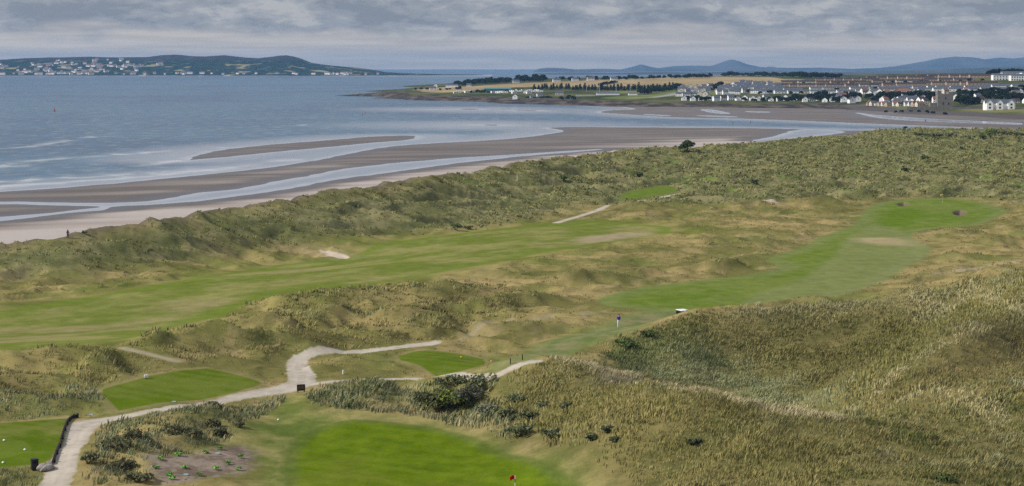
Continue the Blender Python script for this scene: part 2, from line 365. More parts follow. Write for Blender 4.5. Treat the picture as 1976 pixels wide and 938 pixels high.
TRACK = P((1150,606),(1069,611),(984,623),(916,636),(871,653), n=0); TRACK2 = P((1800,532),(1870,525),(1976,508),(2150,490), n=0); TRACK3 = P((237,673),(300,687),(338,696), n=0)
BUNK1 = P((609,478),(622,480),(640,487),(674,492),(676,499),(650,499),(628,491)); BUNK2 = P((630,562),(660,560),(706,563),(704,567),(660,566))
PADE = P((1466,392),(1490,390),(1520,392),(1510,395),(1480,395))
def ell(cx, cy, rx, ry): return P(*[(cx + rx * math.cos(t), cy + ry * math.sin(t)) for t in np.linspace(0, 2 * math.pi, 14, endpoint=False)], n=1)
POT1, POT2 = ell(1743, 393.5, 13, 3.6), ell(1852, 410.5, 15, 5)
EARTH = P((280,900),(296,872),(345,884),(395,872),(440,853),(492,868),(500,902),(440,920),(340,934),(298,926))
BARE1 = P((1100,474),(1130,455),(1200,448),(1265,450),(1210,461),(1150,470)); BARE2 = P((1640,462),(1700,458),(1745,460),(1782,474),(1720,474),(1680,472))
STRIPE = P((1418,575),(1521,554),(1575,520),(1613,493),(1633,462),(1684,428),(1720,437),(1760,460),(1810,478),(1780,510),(1720,550),(1640,580),(1450,600)); BLOCK = P((1684,437),(1708,413),(1728,402),(1792,405),(1782,420),(1752,437))
TALL_R = P((1085,694),(1180,654),(1250,636),(1330,606),(1480,592),(1640,579),(1700,570),(1800,552),(1976,516),(2300,490),(2300,1060),(1250,1060),(1140,930),(1010,868),(920,830),(960,740),(1040,698))
DUNE_S = np.vstack([P(*FOOT, (1137,394),(1220,400),(1330,395),(1450,398),(1560,385),(1660,388),(1790,378),(1900,385),(1960,395),(2150,400),(2400,380), n=0), [(500, 960), (CW[-1, 0], CW[-1, 1])], CW[::-1]])
MID_R = P((480,590),(560,566),(690,560),(800,545),(900,548),(1000,560),(1050,590),(980,622),(900,640),(850,655),(700,668),(590,672),(420,690),(330,700),(190,745),(0,790),(-200,800),(-200,700),(0,690),(230,668),(300,652),(430,625))
MOUNDS = []                                                  # hummocks: photo x, y of the foot, half width px, height m
for x, y, w, h in [(560,600,90,1.5),(720,585,120,1.6),(860,572,90,1.5),(640,625,90,1.6),(780,632,110,1.6),(520,640,70,1.5),(420,660,90,1.6),(300,672,70,1.4),(640,655,80,1.3),(1110,548,45,1.5),(1170,546,60,1.2),(1300,530,60,1.5),(1400,525,60,1.8),(1250,535,40,1.0),(1480,478,50,1.6),(1350,460,30,.9),(90,700,90,1.0),(180,720,80,1.0),(1240,402,80,1.4),(1300,395,60,1.0),(1460,402,70,1.2),(1580,395,50,1.8),(1650,382,45,2.0),(1860,455,60,1.0),(1930,470,60,1.2),(1880,500,60,1.0),(1740,575,80,.7),(960,590,70,1.0),(1040,585,50,.7),(100,780,80,.8),(690,700,60,.8),(620,715,40,.7),(1010,640,60,.7)]:
    c = hit(x, y, base_h, 90, 1200)[0]; MOUNDS.append((c[0], c[1], w * c[1] / F, h))
def turf_sdf(X, Y):
    t = sdf(FAIR1, X, Y)
    for q in (FAIR2, WALK, GREEN_FAR, GREEN_FAR2, APRON, TEE1, TEE2, TEE3, PATHP): t = np.maximum(t, sdf(q, X, Y))
    for q, w in ((PATHR, 1.3), (PATHF, 1.6), (TRACK3, 1)): t = np.maximum(t, w - line_d(q, X, Y))
    return t
def path_sdf(X, Y):
    j = .22 * perlin(X / 1.5, Y / 1.5, 3) + .16 * perlin(X / .5, Y / .5, 4)
    return np.maximum(np.maximum(sdf(PATHP, X, Y) + j, 0.8 - line_d(PATHR, X, Y) + j), 0.95 - line_d(PATHF, X, Y) + j)
# beach, channels and flats
S1 = Z0((-400,480),(-400,392),(0,370),(170,358),(273,348),(447,332),(580,315),(660,299),(728,285),(796,278),(933,271),(1001,266),(1069,257),(1097,252),(1049,246),(1097,244.5),(1320,246),(1384,246),(1534,248.5),(1640,252),(1760,250.5),(1900,254),(1900,290),(1320,330),(1000,400),(600,470),(200,530),(-300,600))
W1 = Z0((-400,395),(0,387),(136,391),(239,390),(307,386),(358,375),(409,368),(478,362),(512,353),(580,341),(660,325),(762,314),(865,305),(1001,297),(1104,290),(1175,286),(1137,291),(1035,298),(899,312),(796,326),(728,336),(660,343),(546,366),(488,373),(426,383),(358,389),(307,394),(218,396.5),(205,403),(188,406),(102,413),(0,427),(-400,452),(-400,436),(0,418),(102,409),(188,400),(198,397),(136,396),(0,392),(-400,402), n=1)
POOL = Z0((1534,249),(1600,251),(1640,253.5),(1600,260),(1520,268),(1440,273),(1475,266),(1500,261))
S2 = Z0((348,310),(409,291),(512,279),(658,268),(728,262),(800,261),(803,264),(790,270),(728,274),(660,281),(580,288),(478,298),(409,305))
S3 = Z0((1151,217),(1175,212),(1235,211),(1210,207),(1190,203),(1316,200),(1600,200),(1976,215),(2400,225),(2400,262),(1976,250.5),(1862,245),(1725,240),(1623,236),(1521,232),(1418,228),(1320,227),(1274,225),(1206,220))
ST = [Z0((1345,211),(1370,210),(1400,216),(1415,220),(1380,219)), Z0((1430,214),(1480,214.5),(1490,217),(1450,217)), Z0((1640,215),(1691,222),(1793,229),(1878,233),(1976,237),(1976,241),(1880,237),(1780,234),(1691,228)), Z0((1330,222),(1400,223),(1440,226.5),(1380,225.5)),Z0((1230,219),(1290,222),(1300,224),(1250,222))]
BARS = [Z0((880,210.5),(910,209.5),(930,211),(905,212)), Z0((985,212.5),(1030,212.5),(1050,214),(1000,214)), Z0((925,241),(950,239.8),(972,241.5),(945,242.2))]
def sand_sdf(X, Y):
    s = sdf(S1, X, Y, 60)
    s = np.minimum(s, -sdf(W1, X, Y, 60)); s = np.minimum(s, -sdf(POOL, X, Y, 60))
    f = sdf(S3, X, Y, 60)
    for q in ST: f = np.minimum(f, -sdf(q, X, Y, 60))
    s = np.maximum(s, f); s = np.maximum(s, sdf(S2, X, Y, 60))
    for q in BARS: s = np.maximum(s, sdf(q, X, Y, 160) * .4)
    return s + 2.2 * fbm(X / 30, Y / 16, 3, 6)
def beach_h(s, X, Y): return -.5 + .5 * sst(-14, 0, s) + .28 * sst(0, 16, s) + .03 * fbm(X / 30, Y / 30, 3, 4) * sst(0, 8, s)

def lump_field(X, Y):
    wx = 3 * perlin(X / 14, Y / 14, 51); wy = 3 * perlin(X / 14, Y / 14, 52)
    return 1 - np.abs(fbm((X + wx) / 15, (Y + wy) / 9.5, 3, 33)) * 2.4
def mound_field(X, Y):
    z = np.zeros(np.shape(X))
    for mx, my, w, h in MOUNDS:
        m = (np.abs(X - mx) < 3 * w) & (np.abs(Y - my) < 3 * w)
        if m.any(): z = z + np.where(m, h * np.exp(-(((X - mx) / w) ** 2 + ((Y - my - w * .35) / (w * .6)) ** 2) * 1.3), 0)
    return z
def cover(X, Y): return sst(.55, 1.05, lump_field(X, Y) * .8 + .35 * mound_field(X, Y))   # heathy olive cover on the hummocks, dry grass between
def land_h(X, Y, t=None):
    z = base_h(X, Y) + mound_field(X, Y)
    if t is None: t = turf_sdf(X, Y)
    r = sst(-.3, -5, t)
    ds = sst(-8, 10, sdf(DUNE_S, X, Y)); tr = sst(-3, 5, sdf(TALL_R, X, Y)); mr = sst(-3, 5, sdf(MID_R, X, Y))
    # dune ribs run down-wind, so the noise is stretched along one bearing
    u = X * .83 + Y * .55; v = -X * .55 + Y * .83
    wx = 3 * perlin(X / 14, Y / 14, 51); wy = 3 * perlin(X / 14, Y / 14, 52)
    rib = 1 - np.abs(fbm((u + wx) / 26, (v + wy) / 10, 3, 21)) * 2.2
    hum = fbm((X + wx) / 9, (Y + wy) / 9, 4, 31)
    far = sst(330, 560, Y)
    lump = lump_field(X, Y); big = 1 - np.abs(fbm((u + wx) / 34, (v + wy) / 17, 3, 41)) * 2.2
    op = (1 - ds) * (1 - tr) * sst(1, -2, sdf(EARTH, X, Y))
    z = z + r * (ds * ((2.0 + 1.2 * far) * (rib - .55) + .7 * hum) + tr * (.9 * (big - .6) + .32 * hum + .10 * perlin(X / 1.3, Y / 1.3, 8)) + op * ((1.35 + .75 * mr) * (lump - .6) + .35 * hum))
    fl = sst(-1, 2, t)
    z = z + fl * (.16 * fbm(X / 22, Y / 22, 3, 61))
    pot = np.maximum(sdf(POT1, X, Y), sdf(POT2, X, Y)); z = z - 1.1 * sst(-.2, 1.5, pot)
    b = np.maximum(sdf(BUNK1, X, Y), sdf(BUNK2, X, Y)); z = z - .35 * sst(-.2, 1.0, b)
    return z
def ground_h(X, Y):
    X = np.asarray(X, float); Y = np.asarray(Y, float); sh = X.shape; X = X.ravel(); Y = Y.ravel()
    ls = sdf(LANDP, X, Y, 60); out = np.empty(X.shape)
    m = ls > -24
    if m.any(): out[m] = land_h(X[m], Y[m])
    k = sst(-13, 0, ls)
    if (k < 1).any():
        q = k < 1; b = beach_h(sand_sdf(X[q], Y[q]), X[q], Y[q]); l = np.where(m[q], out[q], b)
        out[q] = b + (l - b) * k[q]
    return out.reshape(sh)
def gz(x, y): return float(ground_h(np.array([x]), np.array([y]))[0])
def on_ground(px, py, d0=100, d1=1300):
    p = hit(px, py, ground_h, d0, d1, 500)[0]; return Vector((p[0], p[1], gz(*p)))

# ------------------------------------------------------------------ the links: one grid of ground, shared out between its surfaces
T = np.linspace(-.335, .335, 1420)
ys = [62.0]
while ys[-1] < 2720: ys.append(ys[-1] + max(.22, ys[-1] ** 2 / (118000 if ys[-1] < 300 else 190000)) * (2.2 if ys[-1] < 118 else 1))
YY = np.array(ys)
GX = (T[None] * YY[:, None]).ravel(); GY = np.repeat(YY, len(T))
NR, NC = len(YY), len(T)
ls = sdf(LANDP, GX, GY, 60); ss = np.full(GX.shape, -60, 'f4'); q = ls < 12; ss[q] = sand_sdf(GX[q], GY[q])
land = ls > -24
tsd = np.full(GX.shape, -40, 'f4'); tsd[land] = turf_sdf(GX[land], GY[land])
bz = beach_h(ss, GX, GY); lz = bz.copy(); lz[land] = land_h(GX[land], GY[land], tsd[land]); kz = sst(-13, 0, ls)
GZ = bz + (lz - bz) * kz
def mixc(a, b, f): f = np.asarray(f)[..., None]; return np.asarray(a) * (1 - f) + np.asarray(b) * f
def ground_colour(X, Y, ls, ss, t):
    n60 = fbm(X / 55, Y / 55, 4, 101); n12 = fbm(X / 12, Y / 14, 4, 102); n3 = fbm(X / 2.6, Y / 3.4, 4, 103, .65); ua = X * .66 + Y * .75; va = -X * .75 + Y * .66; nst = fbm(ua / 24, va / 6.5, 4, 104)
    c = mixc((.15, .138, .046), (.30, .232, .10), sst(-.25, .35, n12 + .5 * n60 + .35 * n3))       # dry links rough
    c = mixc(c, (.13, .15, .04), sst(.0, .4, fbm(X / 18, Y / 18, 4, 105)) * .65)
    c = mixc(c, (.33, .25, .125), sst(.12, .45, nst + .3 * n3) * .6)
    cv = cover(X, Y); c = mixc(c, mixc((.105, .105, .036), (.165, .14, .055), sst(-.3, .3, n12 + .6 * n3)), cv * .62)
    ds = sst(-6, 8, sdf(DUNE_S, X, Y))
    c = mixc(c, mixc((.125, .13, .052), (.20, .185, .09), sst(-.3, .3, n12 + .6 * n3)), ds * .9)
    grn = sst(.26, .36, fbm(X / 16, Y / 10, 4, 108) + .12 * n3) * ds * sst(430, 560, Y)
    c = mixc(c, (.11, .17, .03), grn * .85)
    tr = sst(-2, 4, sdf(TALL_R, X, Y)); c = mixc(c, mixc((.095, .095, .032), (.165, .14, .055), sst(-.3, .3, n12 + .7 * n3)), tr * .95)
    # semi rough next to the long fairway
    sr = sst(-16, -2, sdf(FAIR1, X, Y)) * (1 - ds); c = mixc(c, mixc((.13, .15, .03), (.24, .21, .075), sst(-.3, .3, n12 + .4 * nst)), sr * .75)
    f1 = sdf(FAIR1, X, Y); a1 = sst(-.6, .6, f1 + .8 * n3)
    cf = mixc((.135, .165, .03), (.215, .205, .07), sst(-.25, .3, n12 * .6 + nst * .7 + .3 * n60 + .12 * n3)); cf = mixc(cf, (.27, .22, .11), sst(.1, .45, n60 + .6 * nst) * .6)
    cf = mixc(cf, (.13, .175, .025), sst(4, 1, f1) * .8); cf = mixc(cf, (.33, .255, .165), sst(-3, 3, sdf(BARE1, X, Y) + 3 * n12) * .85)
    c = mixc(c, cf, a1)
    f2 = np.maximum(sdf(FAIR2, X, Y), sdf(WALK, X, Y)); a2 = sst(-.9, .7, f2 + .8 * n3)
    cg = mixc((.115, .165, .022), (.145, .18, .04), sst(-.3, .3, nst + .4 * n3)); cg = mixc(cg, (.175, .192, .07), sst(-1.3, 1.3, sdf(STRIPE, X, Y) + n12) * .85)
    cg = mixc(cg, (.10, .155, .015), sst(-2, 2, sdf(BLOCK, X, Y)) * .8); cg = mixc(cg, (.36, .28, .16), sst(-3, 3, sdf(BARE2, X, Y) + 3 * n12) * .8)
    cg = mixc(cg, (.19, .20, .085), sst(5, 1, sdf(FAIR2, X, Y)) * .45); w_ = sdf(WALK, X, Y); cg = mixc(cg, mixc((.12, .155, .05), (.20, .185, .085), sst(-.3, .3, n12 + .5 * n3)), sst(-1, 2, w_) * sst(3, -3, sdf(FAIR2, X, Y)))
    c = mixc(c, cg, a2)
    ap = sdf(APRON, X, Y); gr = sdf(GREEN, X, Y)
    ca = mixc((.115, .15, .032), (.24, .21, .08), sst(-.3, .35, n12 + .5 * n3)); c = mixc(c, ca, sst(-2.5, 1.5, ap + 1.5 * n12 + .6 * n3))
    mow = sst(-.15, .15, np.sin((X * .5 + Y * .87) * 2.2))
    cgn = mixc((.088, .138, .006), (.118, .162, .010), mow * .4 + .5 * sst(-.3, .3, n3)); cgn = mixc(cgn, (.145, .162, .024), sst(.0, .4, n12 + .4 * n60) * .5)
    c = mixc(c, (.085, .12, .02), sst(-1.3, -.5, gr + .4 * n3) * .75); c = mixc(c, cgn, sst(-.5, 1.1, gr + .5 * n3))
    for q in (GREEN_FAR, GREEN_FAR2): c = mixc(c, mixc((.105, .155, .02), (.13, .172, .03), sst(-.3, .3, n3)), sst(-1, 1, sdf(q, X, Y)))
    tees = np.maximum(np.maximum(sdf(TEE1, X, Y), sdf(TEE2, X, Y)), sdf(TEE3, X, Y))
    ct = mixc((.088, .132, .009), (.12, .148, .024), sst(-.3, .3, n12 + .5 * n3 + .35 * mow - .2)); ct = mixc(ct, (.2, .185, .055), sst(1.5, .2, sdf(TEE1, X, Y)) * .0 + sst(.05, .5, n12 + .4 * n3) * .45 * (sdf(TEE1, X, Y) > 0))
    ct = mixc(ct, (.125, .17, .025), sst(-.2, .2, sdf(TEE1B, X, Y)) * .7)
    c = mixc(c, (.25, .20, .10), sst(-1.6, .2, np.maximum(sdf(TEE2, X, Y), sdf(TEE3, X, Y)) + .5 * n3) * .6); c = mixc(c, ct, sst(-.15, .25, tees))
    c = mixc(c, (.33, .275, .19), sst(1.1, .2, line_d(TRACK, X, Y) + .8 * n3) * .45); c = mixc(c, (.36, .29, .21), sst(1.4, .3, line_d(TRACK2, X, Y) + .8 * n3) * .7); c = mixc(c, (.34, .29, .20), sst(1.2, .4, line_d(TRACK3, X, Y) + .4 * n3) * .85)
    ea = sst(-.8, .8, sdf(EARTH, X, Y) + 1.6 * n3 + .6 * n12); c = mixc(c, mixc((.15, .115, .085), (.26, .205, .16), sst(-.3, .3, n3 + .4 * fbm(X / .6, Y / .6, 3, 9))), ea)
    pth = path_sdf(X, Y); cp = mixc((.37, .315, .25), (.44, .385, .315), sst(-.3, .3, n3)); tk = sst(.35, .1, np.abs(pth - .85)) * (.5 + .5 * n12); cp = mixc(cp, (.52, .46, .39), tk * .5); cp = mixc(cp, (.30, .28, .17), sst(.35, .05, pth + .35 * n3) * .5); cp = mixc(cp, (.25, .215, .18), sst(.36, .46, fbm(X / 2.2, Y / 1.2, 3, 77)) * .6)
    c = mixc(c, cp, sst(-.12, .12, pth)); c = mixc(c, (.36, .31, .22), sst(350, 420, Y) * sst(.5, -.5, np.abs(pth)) * .3)
    bk = np.maximum(np.maximum(sdf(BUNK1, X, Y), sdf(BUNK2, X, Y)), sdf(PADE, X, Y)); c = mixc(c, (.47, .385, .30), sst(-.1, .3, bk))
    c = mixc(c, (.37, .28, .18), sst(-4, 0, sdf(BUNK1, X, Y) + 1.5 * n3) * (bk < 0) * .25)
    pt = np.maximum(sdf(POT1, X, Y), sdf(POT2, X, Y)); c = mixc(c, (.15, .105, .085), sst(-.2, .4, pt))
    # the strand: pale and dry under the dunes, darker and wetter towards the water
    beach = sst(2, -3, ls); st = fbm((X * .93 + Y * .37) / 80, (-X * .37 + Y * .93) / 16, 4, 71, .4)
    l2 = sdf(LANDP, X, Y, 220); dry = sst(-135, -70, l2 + 25 * st) * sst(4, 20, ss + 8 * st); wet = sst(16, 1, ss + 6 * st) * (1 - .75 * dry)
    cs = mixc((.125, .100, .085), (.18, .150, .132), sst(-.3, .3, st)); cs = mixc(cs, mixc((.35, .295, .26), (.42, .365, .33), sst(-.3, .3, st)), dry); cs = mixc(cs, (.085, .070, .062), wet * .8)
    cs = mixc(cs, (.17, .145, .13), sst(1300, 1500, Y) * .25)
    c = mixc(c, cs, beach)
    rg = .9 - beach * (.35 * (1 - dry) + .25 * wet)
    tf = np.maximum(np.maximum(a1, a2), sst(-1, 1, ap)); return c * (1 + ((.10 + .16 * tf) * n3 + .10 * tf * n12)[..., None] * (1 - beach[..., None])), rg
GC, GR = ground_colour(GX, GY, ls, ss, tsd)
# class of every face
idx = np.arange(NR * NC).reshape(NR, NC); A = idx[:-1, :-1].ravel(); FQ = np.stack([A, A + 1, A + 1 + NC, A + NC], 1)
fx = GX[FQ].mean(1); fy = GY[FQ].mean(1); fls = ls[FQ].mean(1); fss = ss[FQ].mean(1)
SURF = [('fairway', FAIR1), ('fairway', FAIR2), ('fairway', WALK), ('putting_green', GREEN), ('putting_green', GREEN_FAR), ('putting_green', GREEN_FAR2), ('tee_box', TEE1), ('tee_box', TEE2), ('tee_box', TEE3), ('bunker', BUNK1), ('bunker', BUNK2), ('bunker', POT1), ('bunker', POT2), ('bare_earth', EARTH)]
cls = np.zeros(len(FQ), int)
for i, (nm, pl) in enumerate(SURF): cls[sdf(pl, fx, fy) > 0] = i + 2
fp = path_sdf(fx, fy); cls[fp > 0] = 100
cls[(fls < -3)] = 1
keep = ~((fls < -3) & (fss < -16))
MAT_GROUND = attr_mat('links_ground', .95, .0, fine=[(.9, .12), (5, .14)], rough_attr=True)
MAT_TURF = attr_mat('mown_turf', .9, .0, fine=[(.5, .07), (4, .10)], rough_attr=True)
MAT_SAND = attr_mat('sand', .85, .08, fine=[(.4, .05), (3, .05)], rough_attr=True)
MAT_PATH = attr_mat('crushed_stone', .9, .15, fine=[(1.5, .05), (9, .09)], rough_attr=True)
def emit(name, sel, mat):
    f = FQ[sel]
    if not len(f): return None
    u, inv = np.unique(f, return_inverse=True)
    o = link(name, np_mesh(name, np.c_[GX, GY, GZ][u], inv.reshape(f.shape), GC[u], GR[u]), mat); o['kind'] = 'structure'; return o
emit('ground', keep & (cls == 0), MAT_GROUND); emit('beach', keep & (cls == 1), MAT_SAND); emit('cart_path', cls == 100, MAT_PATH)
for i, (nm, pl) in enumerate(SURF): emit(nm, keep & (cls == i + 2), MAT_SAND if nm == 'bunker' else MAT_GROUND if nm == 'bare_earth' else MAT_TURF)

# ------------------------------------------------------------------ the sea
def build_sea():
    m, nt, b = principled('sea_water', .16, .42); N = nt.nodes; L = nt.links; b.inputs['IOR'].default_value = 1.33
    a = N.new('ShaderNodeAttribute'); a.attribute_name = 'Col'; L.new(a.outputs['Color'], b.inputs['Base Color'])
    r = N.new('ShaderNodeAttribute'); r.attribute_name = 'Rgh'; L.new(r.outputs['Fac'], b.inputs['Roughness'])
    tc = N.new('ShaderNodeTexCoord'); h = None
    for sc, str_, sx in ((.045, 1.0, .6), (.16, .55, .7), (.6, .22, .8)):
        mp = N.new('ShaderNodeMapping'); mp.inputs['Scale'].default_value = (sc * sx, sc, 1); mp.inputs['Rotation'].default_value = (0, 0, .35); L.new(tc.outputs['Object'], mp.inputs[0])
        n = N.new('ShaderNodeTexNoise'); n.inputs['Scale'].default_value = 1; n.inputs['Detail'].default_value = 4; n.inputs['Roughness'].default_value = .6; L.new(mp.outputs[0], n.inputs['Vector'])
        ml = N.new('ShaderNodeMath'); ml.operation = 'MULTIPLY'; ml.inputs[1].default_value = str_ / (sc * 14); L.new(n.outputs[0], ml.inputs[0])
        if h is None: h = ml.outputs[0]
        else:
            ad = N.new('ShaderNodeMath'); L.new(h, ad.inputs[0]); L.new(ml.outputs[0], ad.inputs[1]); h = ad.outputs[0]
    calm = N.new('ShaderNodeAttribute'); calm.attribute_name = 'Wav'
    bp = N.new('ShaderNodeBump'); bp.inputs['Distance'].default_value = 1.0; L.new(h, bp.inputs['Height']); L.new(calm.outputs['Fac'], bp.inputs['Strength']); L.new(bp.outputs[0], b.inputs['Normal'])
    t = np.linspace(-.36, .36, 900); y = [250.0]
    while y[-1] < 26000: y.append(y[-1] + max(1.2, y[-1] ** 2 / 190000))
    y = np.array(y); X = (t[None] * y[:, None]).ravel(); Y = np.repeat(y, len(t)); Z = np.zeros_like(X)
    s = np.full(X.shape, -60, 'f4'); q = Y < 2800; s[q] = sand_sdf(X[q], Y[q])
    shal = sst(-55, -4, s)
    n1 = fbm(X / 160, Y / 260, 4, 201); n2 = fbm(X / 18, Y / 26, 4, 202); n0 = fbm(X / 900, Y / 1500, 3, 203)
    c = mixc((.010, .055, .115), (.03, .095, .155), sst(-.3, .3, n1 + .8 * n0)); c = c * (1 + .6 * n2[:, None])
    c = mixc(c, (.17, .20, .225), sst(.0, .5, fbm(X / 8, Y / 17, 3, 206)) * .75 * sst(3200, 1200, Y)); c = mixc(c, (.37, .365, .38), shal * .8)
    foam = np.zeros_like(X)
    for pts, wd in ((((-300,365),(0,322),(60,312),(120,306),(220,299),(330,291),(420,285)), 5.0), (((0,287),(50,284),(120,273),(190,263)), 4.0), (((180,328),(260,322),(330,312),(400,303)), 4.0), (((-300,372),(0,352),(60,347),(160,342),(260,335),(420,322)), 4.5), (((-300,390),(0,360),(140,352),(300,338),(430,325),(560,308)), 5), (((450,254),(500,248),(600,240)), 3.5), (((665,210),(720,209),(790,211)), 4), (((830,211),(880,212),(960,213),(1040,214)), 5)):
        p = at_z(np.array(pts)[:, 0], np.array(pts)[:, 1], 0); d = line_d(p, X, Y, 60)
        foam = np.maximum(foam, sst(wd * 3.2, 0, d + 22 * np.abs(n2)) * sst(-.40, .30, fbm(X / 60, Y / 60, 4, 205) + .5 * n2) * .85)
    foam = np.maximum(foam, sst(-7, -1.5, s + 3 * n2) * .35)
    wc = sst(.40, .52, fbm(X / 9, Y / 14, 4, 209)) * sst(.0, .3, fbm(X / 150, Y / 200, 3, 210)) * .35; foam = np.maximum(foam, wc * sst(2500, 900, Y))
    c = mixc(c, (.60, .60, .60), foam * .75)
    wav = np.clip(1.0 - .80 * shal, .10, 1) * sst(-1, -40, s) + .05
    wav = np.where((X > 150) & (Y > 900) & (Y < 1700), np.minimum(wav, .12), wav)
    k = np.arange(len(y) * len(t)).reshape(len(y), len(t)); A = k[:-1, :-1].ravel(); Fq = np.stack([A, A + 1, A + 1 + len(t), A + len(t)], 1)
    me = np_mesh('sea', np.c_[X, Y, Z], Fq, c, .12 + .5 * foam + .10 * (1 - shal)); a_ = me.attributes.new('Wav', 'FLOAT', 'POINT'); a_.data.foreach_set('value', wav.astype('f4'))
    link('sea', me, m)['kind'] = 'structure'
build_sea()
#@@PART2
# ------------------------------------------------------------------ the headland across the water, low coast and hills
HS = []
SHORE = [(706,184.5),(740,188),(800,191),(880,193),(985,197.5),(1100,200.5),(1200,203.5),(1316,204.5),(1450,206),(1600,208),(1680,212),(1750,217),(1850,221),(1976,228),(2150,236),(2400,246)]
SHW = at_z([p[0] for p in SHORE], [p[1] for p in SHORE], 1.0)
for w in SHW: HS.append((w[0], w[1], 1.0)); HS.append((w[0] * .965, w[1] * .965, -2.0))
for x, d in [(690,2250),(690,2500),(690,2750),(720,2900),(640,2400),(640,2800),(560,2500),(760,3150),(840,3500),(700,3300),(560,3200)]: q = at_d(x, 170, d); HS.append((q[0], q[1], -4.0))
for x, y, d in [(740,178.5,2620),(800,173,2750),(880,163,3000),(985,157.5,3150),(1100,152,3250),(1250,150.5,3150),(1400,148,3000),(1500,152,2850),(1600,153,2750),(1700,149,2550),(1800,145.5,2450),(1900,143,2400),(1976,142,2350),(2150,141,2300),(2400,140,2300)]:
    p = at_d(x, y, d); HS.append(tuple(p)); q = at_d(x, y + 3, d * 1.18); HS.append((q[0], q[1], p[2] - 3))
for x, y, d in [(880,180,2420),(985,178,2450),(1100,176,2400),(1250,176,2350),(1400,176,2250),(1550,178,2150),(1700,178,2020),(1850,178,1900),(1976,180,1800),(1300,192,2000),(1600,194,1920),(1850,200,1680),(1976,205,1600)]: HS.append(tuple(at_d(x, y, d)))
HS = np.array(HS); HEADR = TPS(HS[:, :2], HS[:, 2], 1e-3).raster(-420, 1200, 1150, 4000, 12.0)
def head_h(X, Y): return np.maximum(HEADR(X, Y), -3) + .4 * fbm(np.asarray(X) / 40, np.asarray(Y) / 60, 3, 301)
def HP(*pts, n=2): a = np.array(pts, float); w = hit(a[:, 0], a[:, 1], head_h, 1250, 3900, 900); return smooth(w, n) if n else w
def head_pt(px, py): w = hit(px, py, head_h, 1250, 3900, 900); z = head_h(w[:, 0], w[:, 1]); return np.c_[w, z]
def build_headland():
    t = np.linspace((600 - CX) / F, (2300 - CX) / F, 1100); y = [1250.0]
    while y[-1] < 3900: y.append(y[-1] + 9)
    y = np.array(y); X = (t[None] * y[:, None]).ravel(); Y = np.repeat(y, len(t)); Z = head_h(X, Y)
    n1 = fbm(X / 60, Y / 120, 4, 311); n2 = fbm(X / 14, Y / 40, 3, 312)
    c = mixc((.045, .06, .022), (.12, .115, .05), sst(-.3, .4, n1 + .4 * n2))
    gold = [HP((797,173.5),(880,169),(985,161.5),(1077,158),(1158,154),(1300,150),(1407,146.5),(1495,152.5),(1566,153),(1530,158),(1499,162.5),(1426,166),(1389,172),(1367,170),(1316,166.5),(1280,163.5),(1168,168),(1110,167.5),(1040,167),(980,169),(928,173),(875,179),(797,176.5), n=1)]
    for g in gold: c = mixc(c, mixc((.29, .215, .115), (.36, .275, .155), sst(-.3, .3, n1)), sst(-4, 4, sdf(g, X, Y)))
    for g in (HP((1155,177),(1245,175),(1300,172),(1310,177),(1240,180),(1165,180)), HP((1150,188),(1250,184),(1300,176),(1318,175),(1316,182),(1260,190),(1180,192)), HP((1360,178),(1390,172),(1400,176),(1375,186))): c = mixc(c, mixc((.12, .15, .045), (.19, .19, .07), sst(-.3, .3, n1)), sst(-4, 4, sdf(g, X, Y)))
    road = HP((1218,189),(1260,188),(1290,184),(1318,178), n=0); c = mixc(c, (.30, .28, .26), sst(9, 3, line_d(road, X, Y)))
    sh = line_d(SHW, X, Y, 300); c = mixc(c, mixc((.05, .042, .04), (.13, .105, .085), sst(-.2, .3, n2)), sst(75, 35, sh + 30 * n1) * (X < 330)); c = mixc(c, mixc((.07, .085, .03), (.2, .19, .08), sst(-.2, .2, n1)), sst(70, 40, sh) * sst(300, 380, X) * .8); c = mixc(c, (.10, .09, .085), sst(26, 14, sh + 8 * n2) * (X > 300))
    k = np.arange(len(y) * len(t)).reshape(len(y), len(t)); A = k[:-1, :-1].ravel(); Fq = np.stack([A, A + 1, A + 1 + len(t), A + len(t)], 1); Fq = Fq[(Z[Fq].max(1) > -.6)]
    u, inv = np.unique(Fq, return_inverse=True)
    link('headland', np_mesh('headland', np.c_[X, Y, Z][u], inv.reshape(Fq.shape), c[u], np.full(len(u), .95)), MAT_GROUND)['kind'] = 'structure'
build_headland()

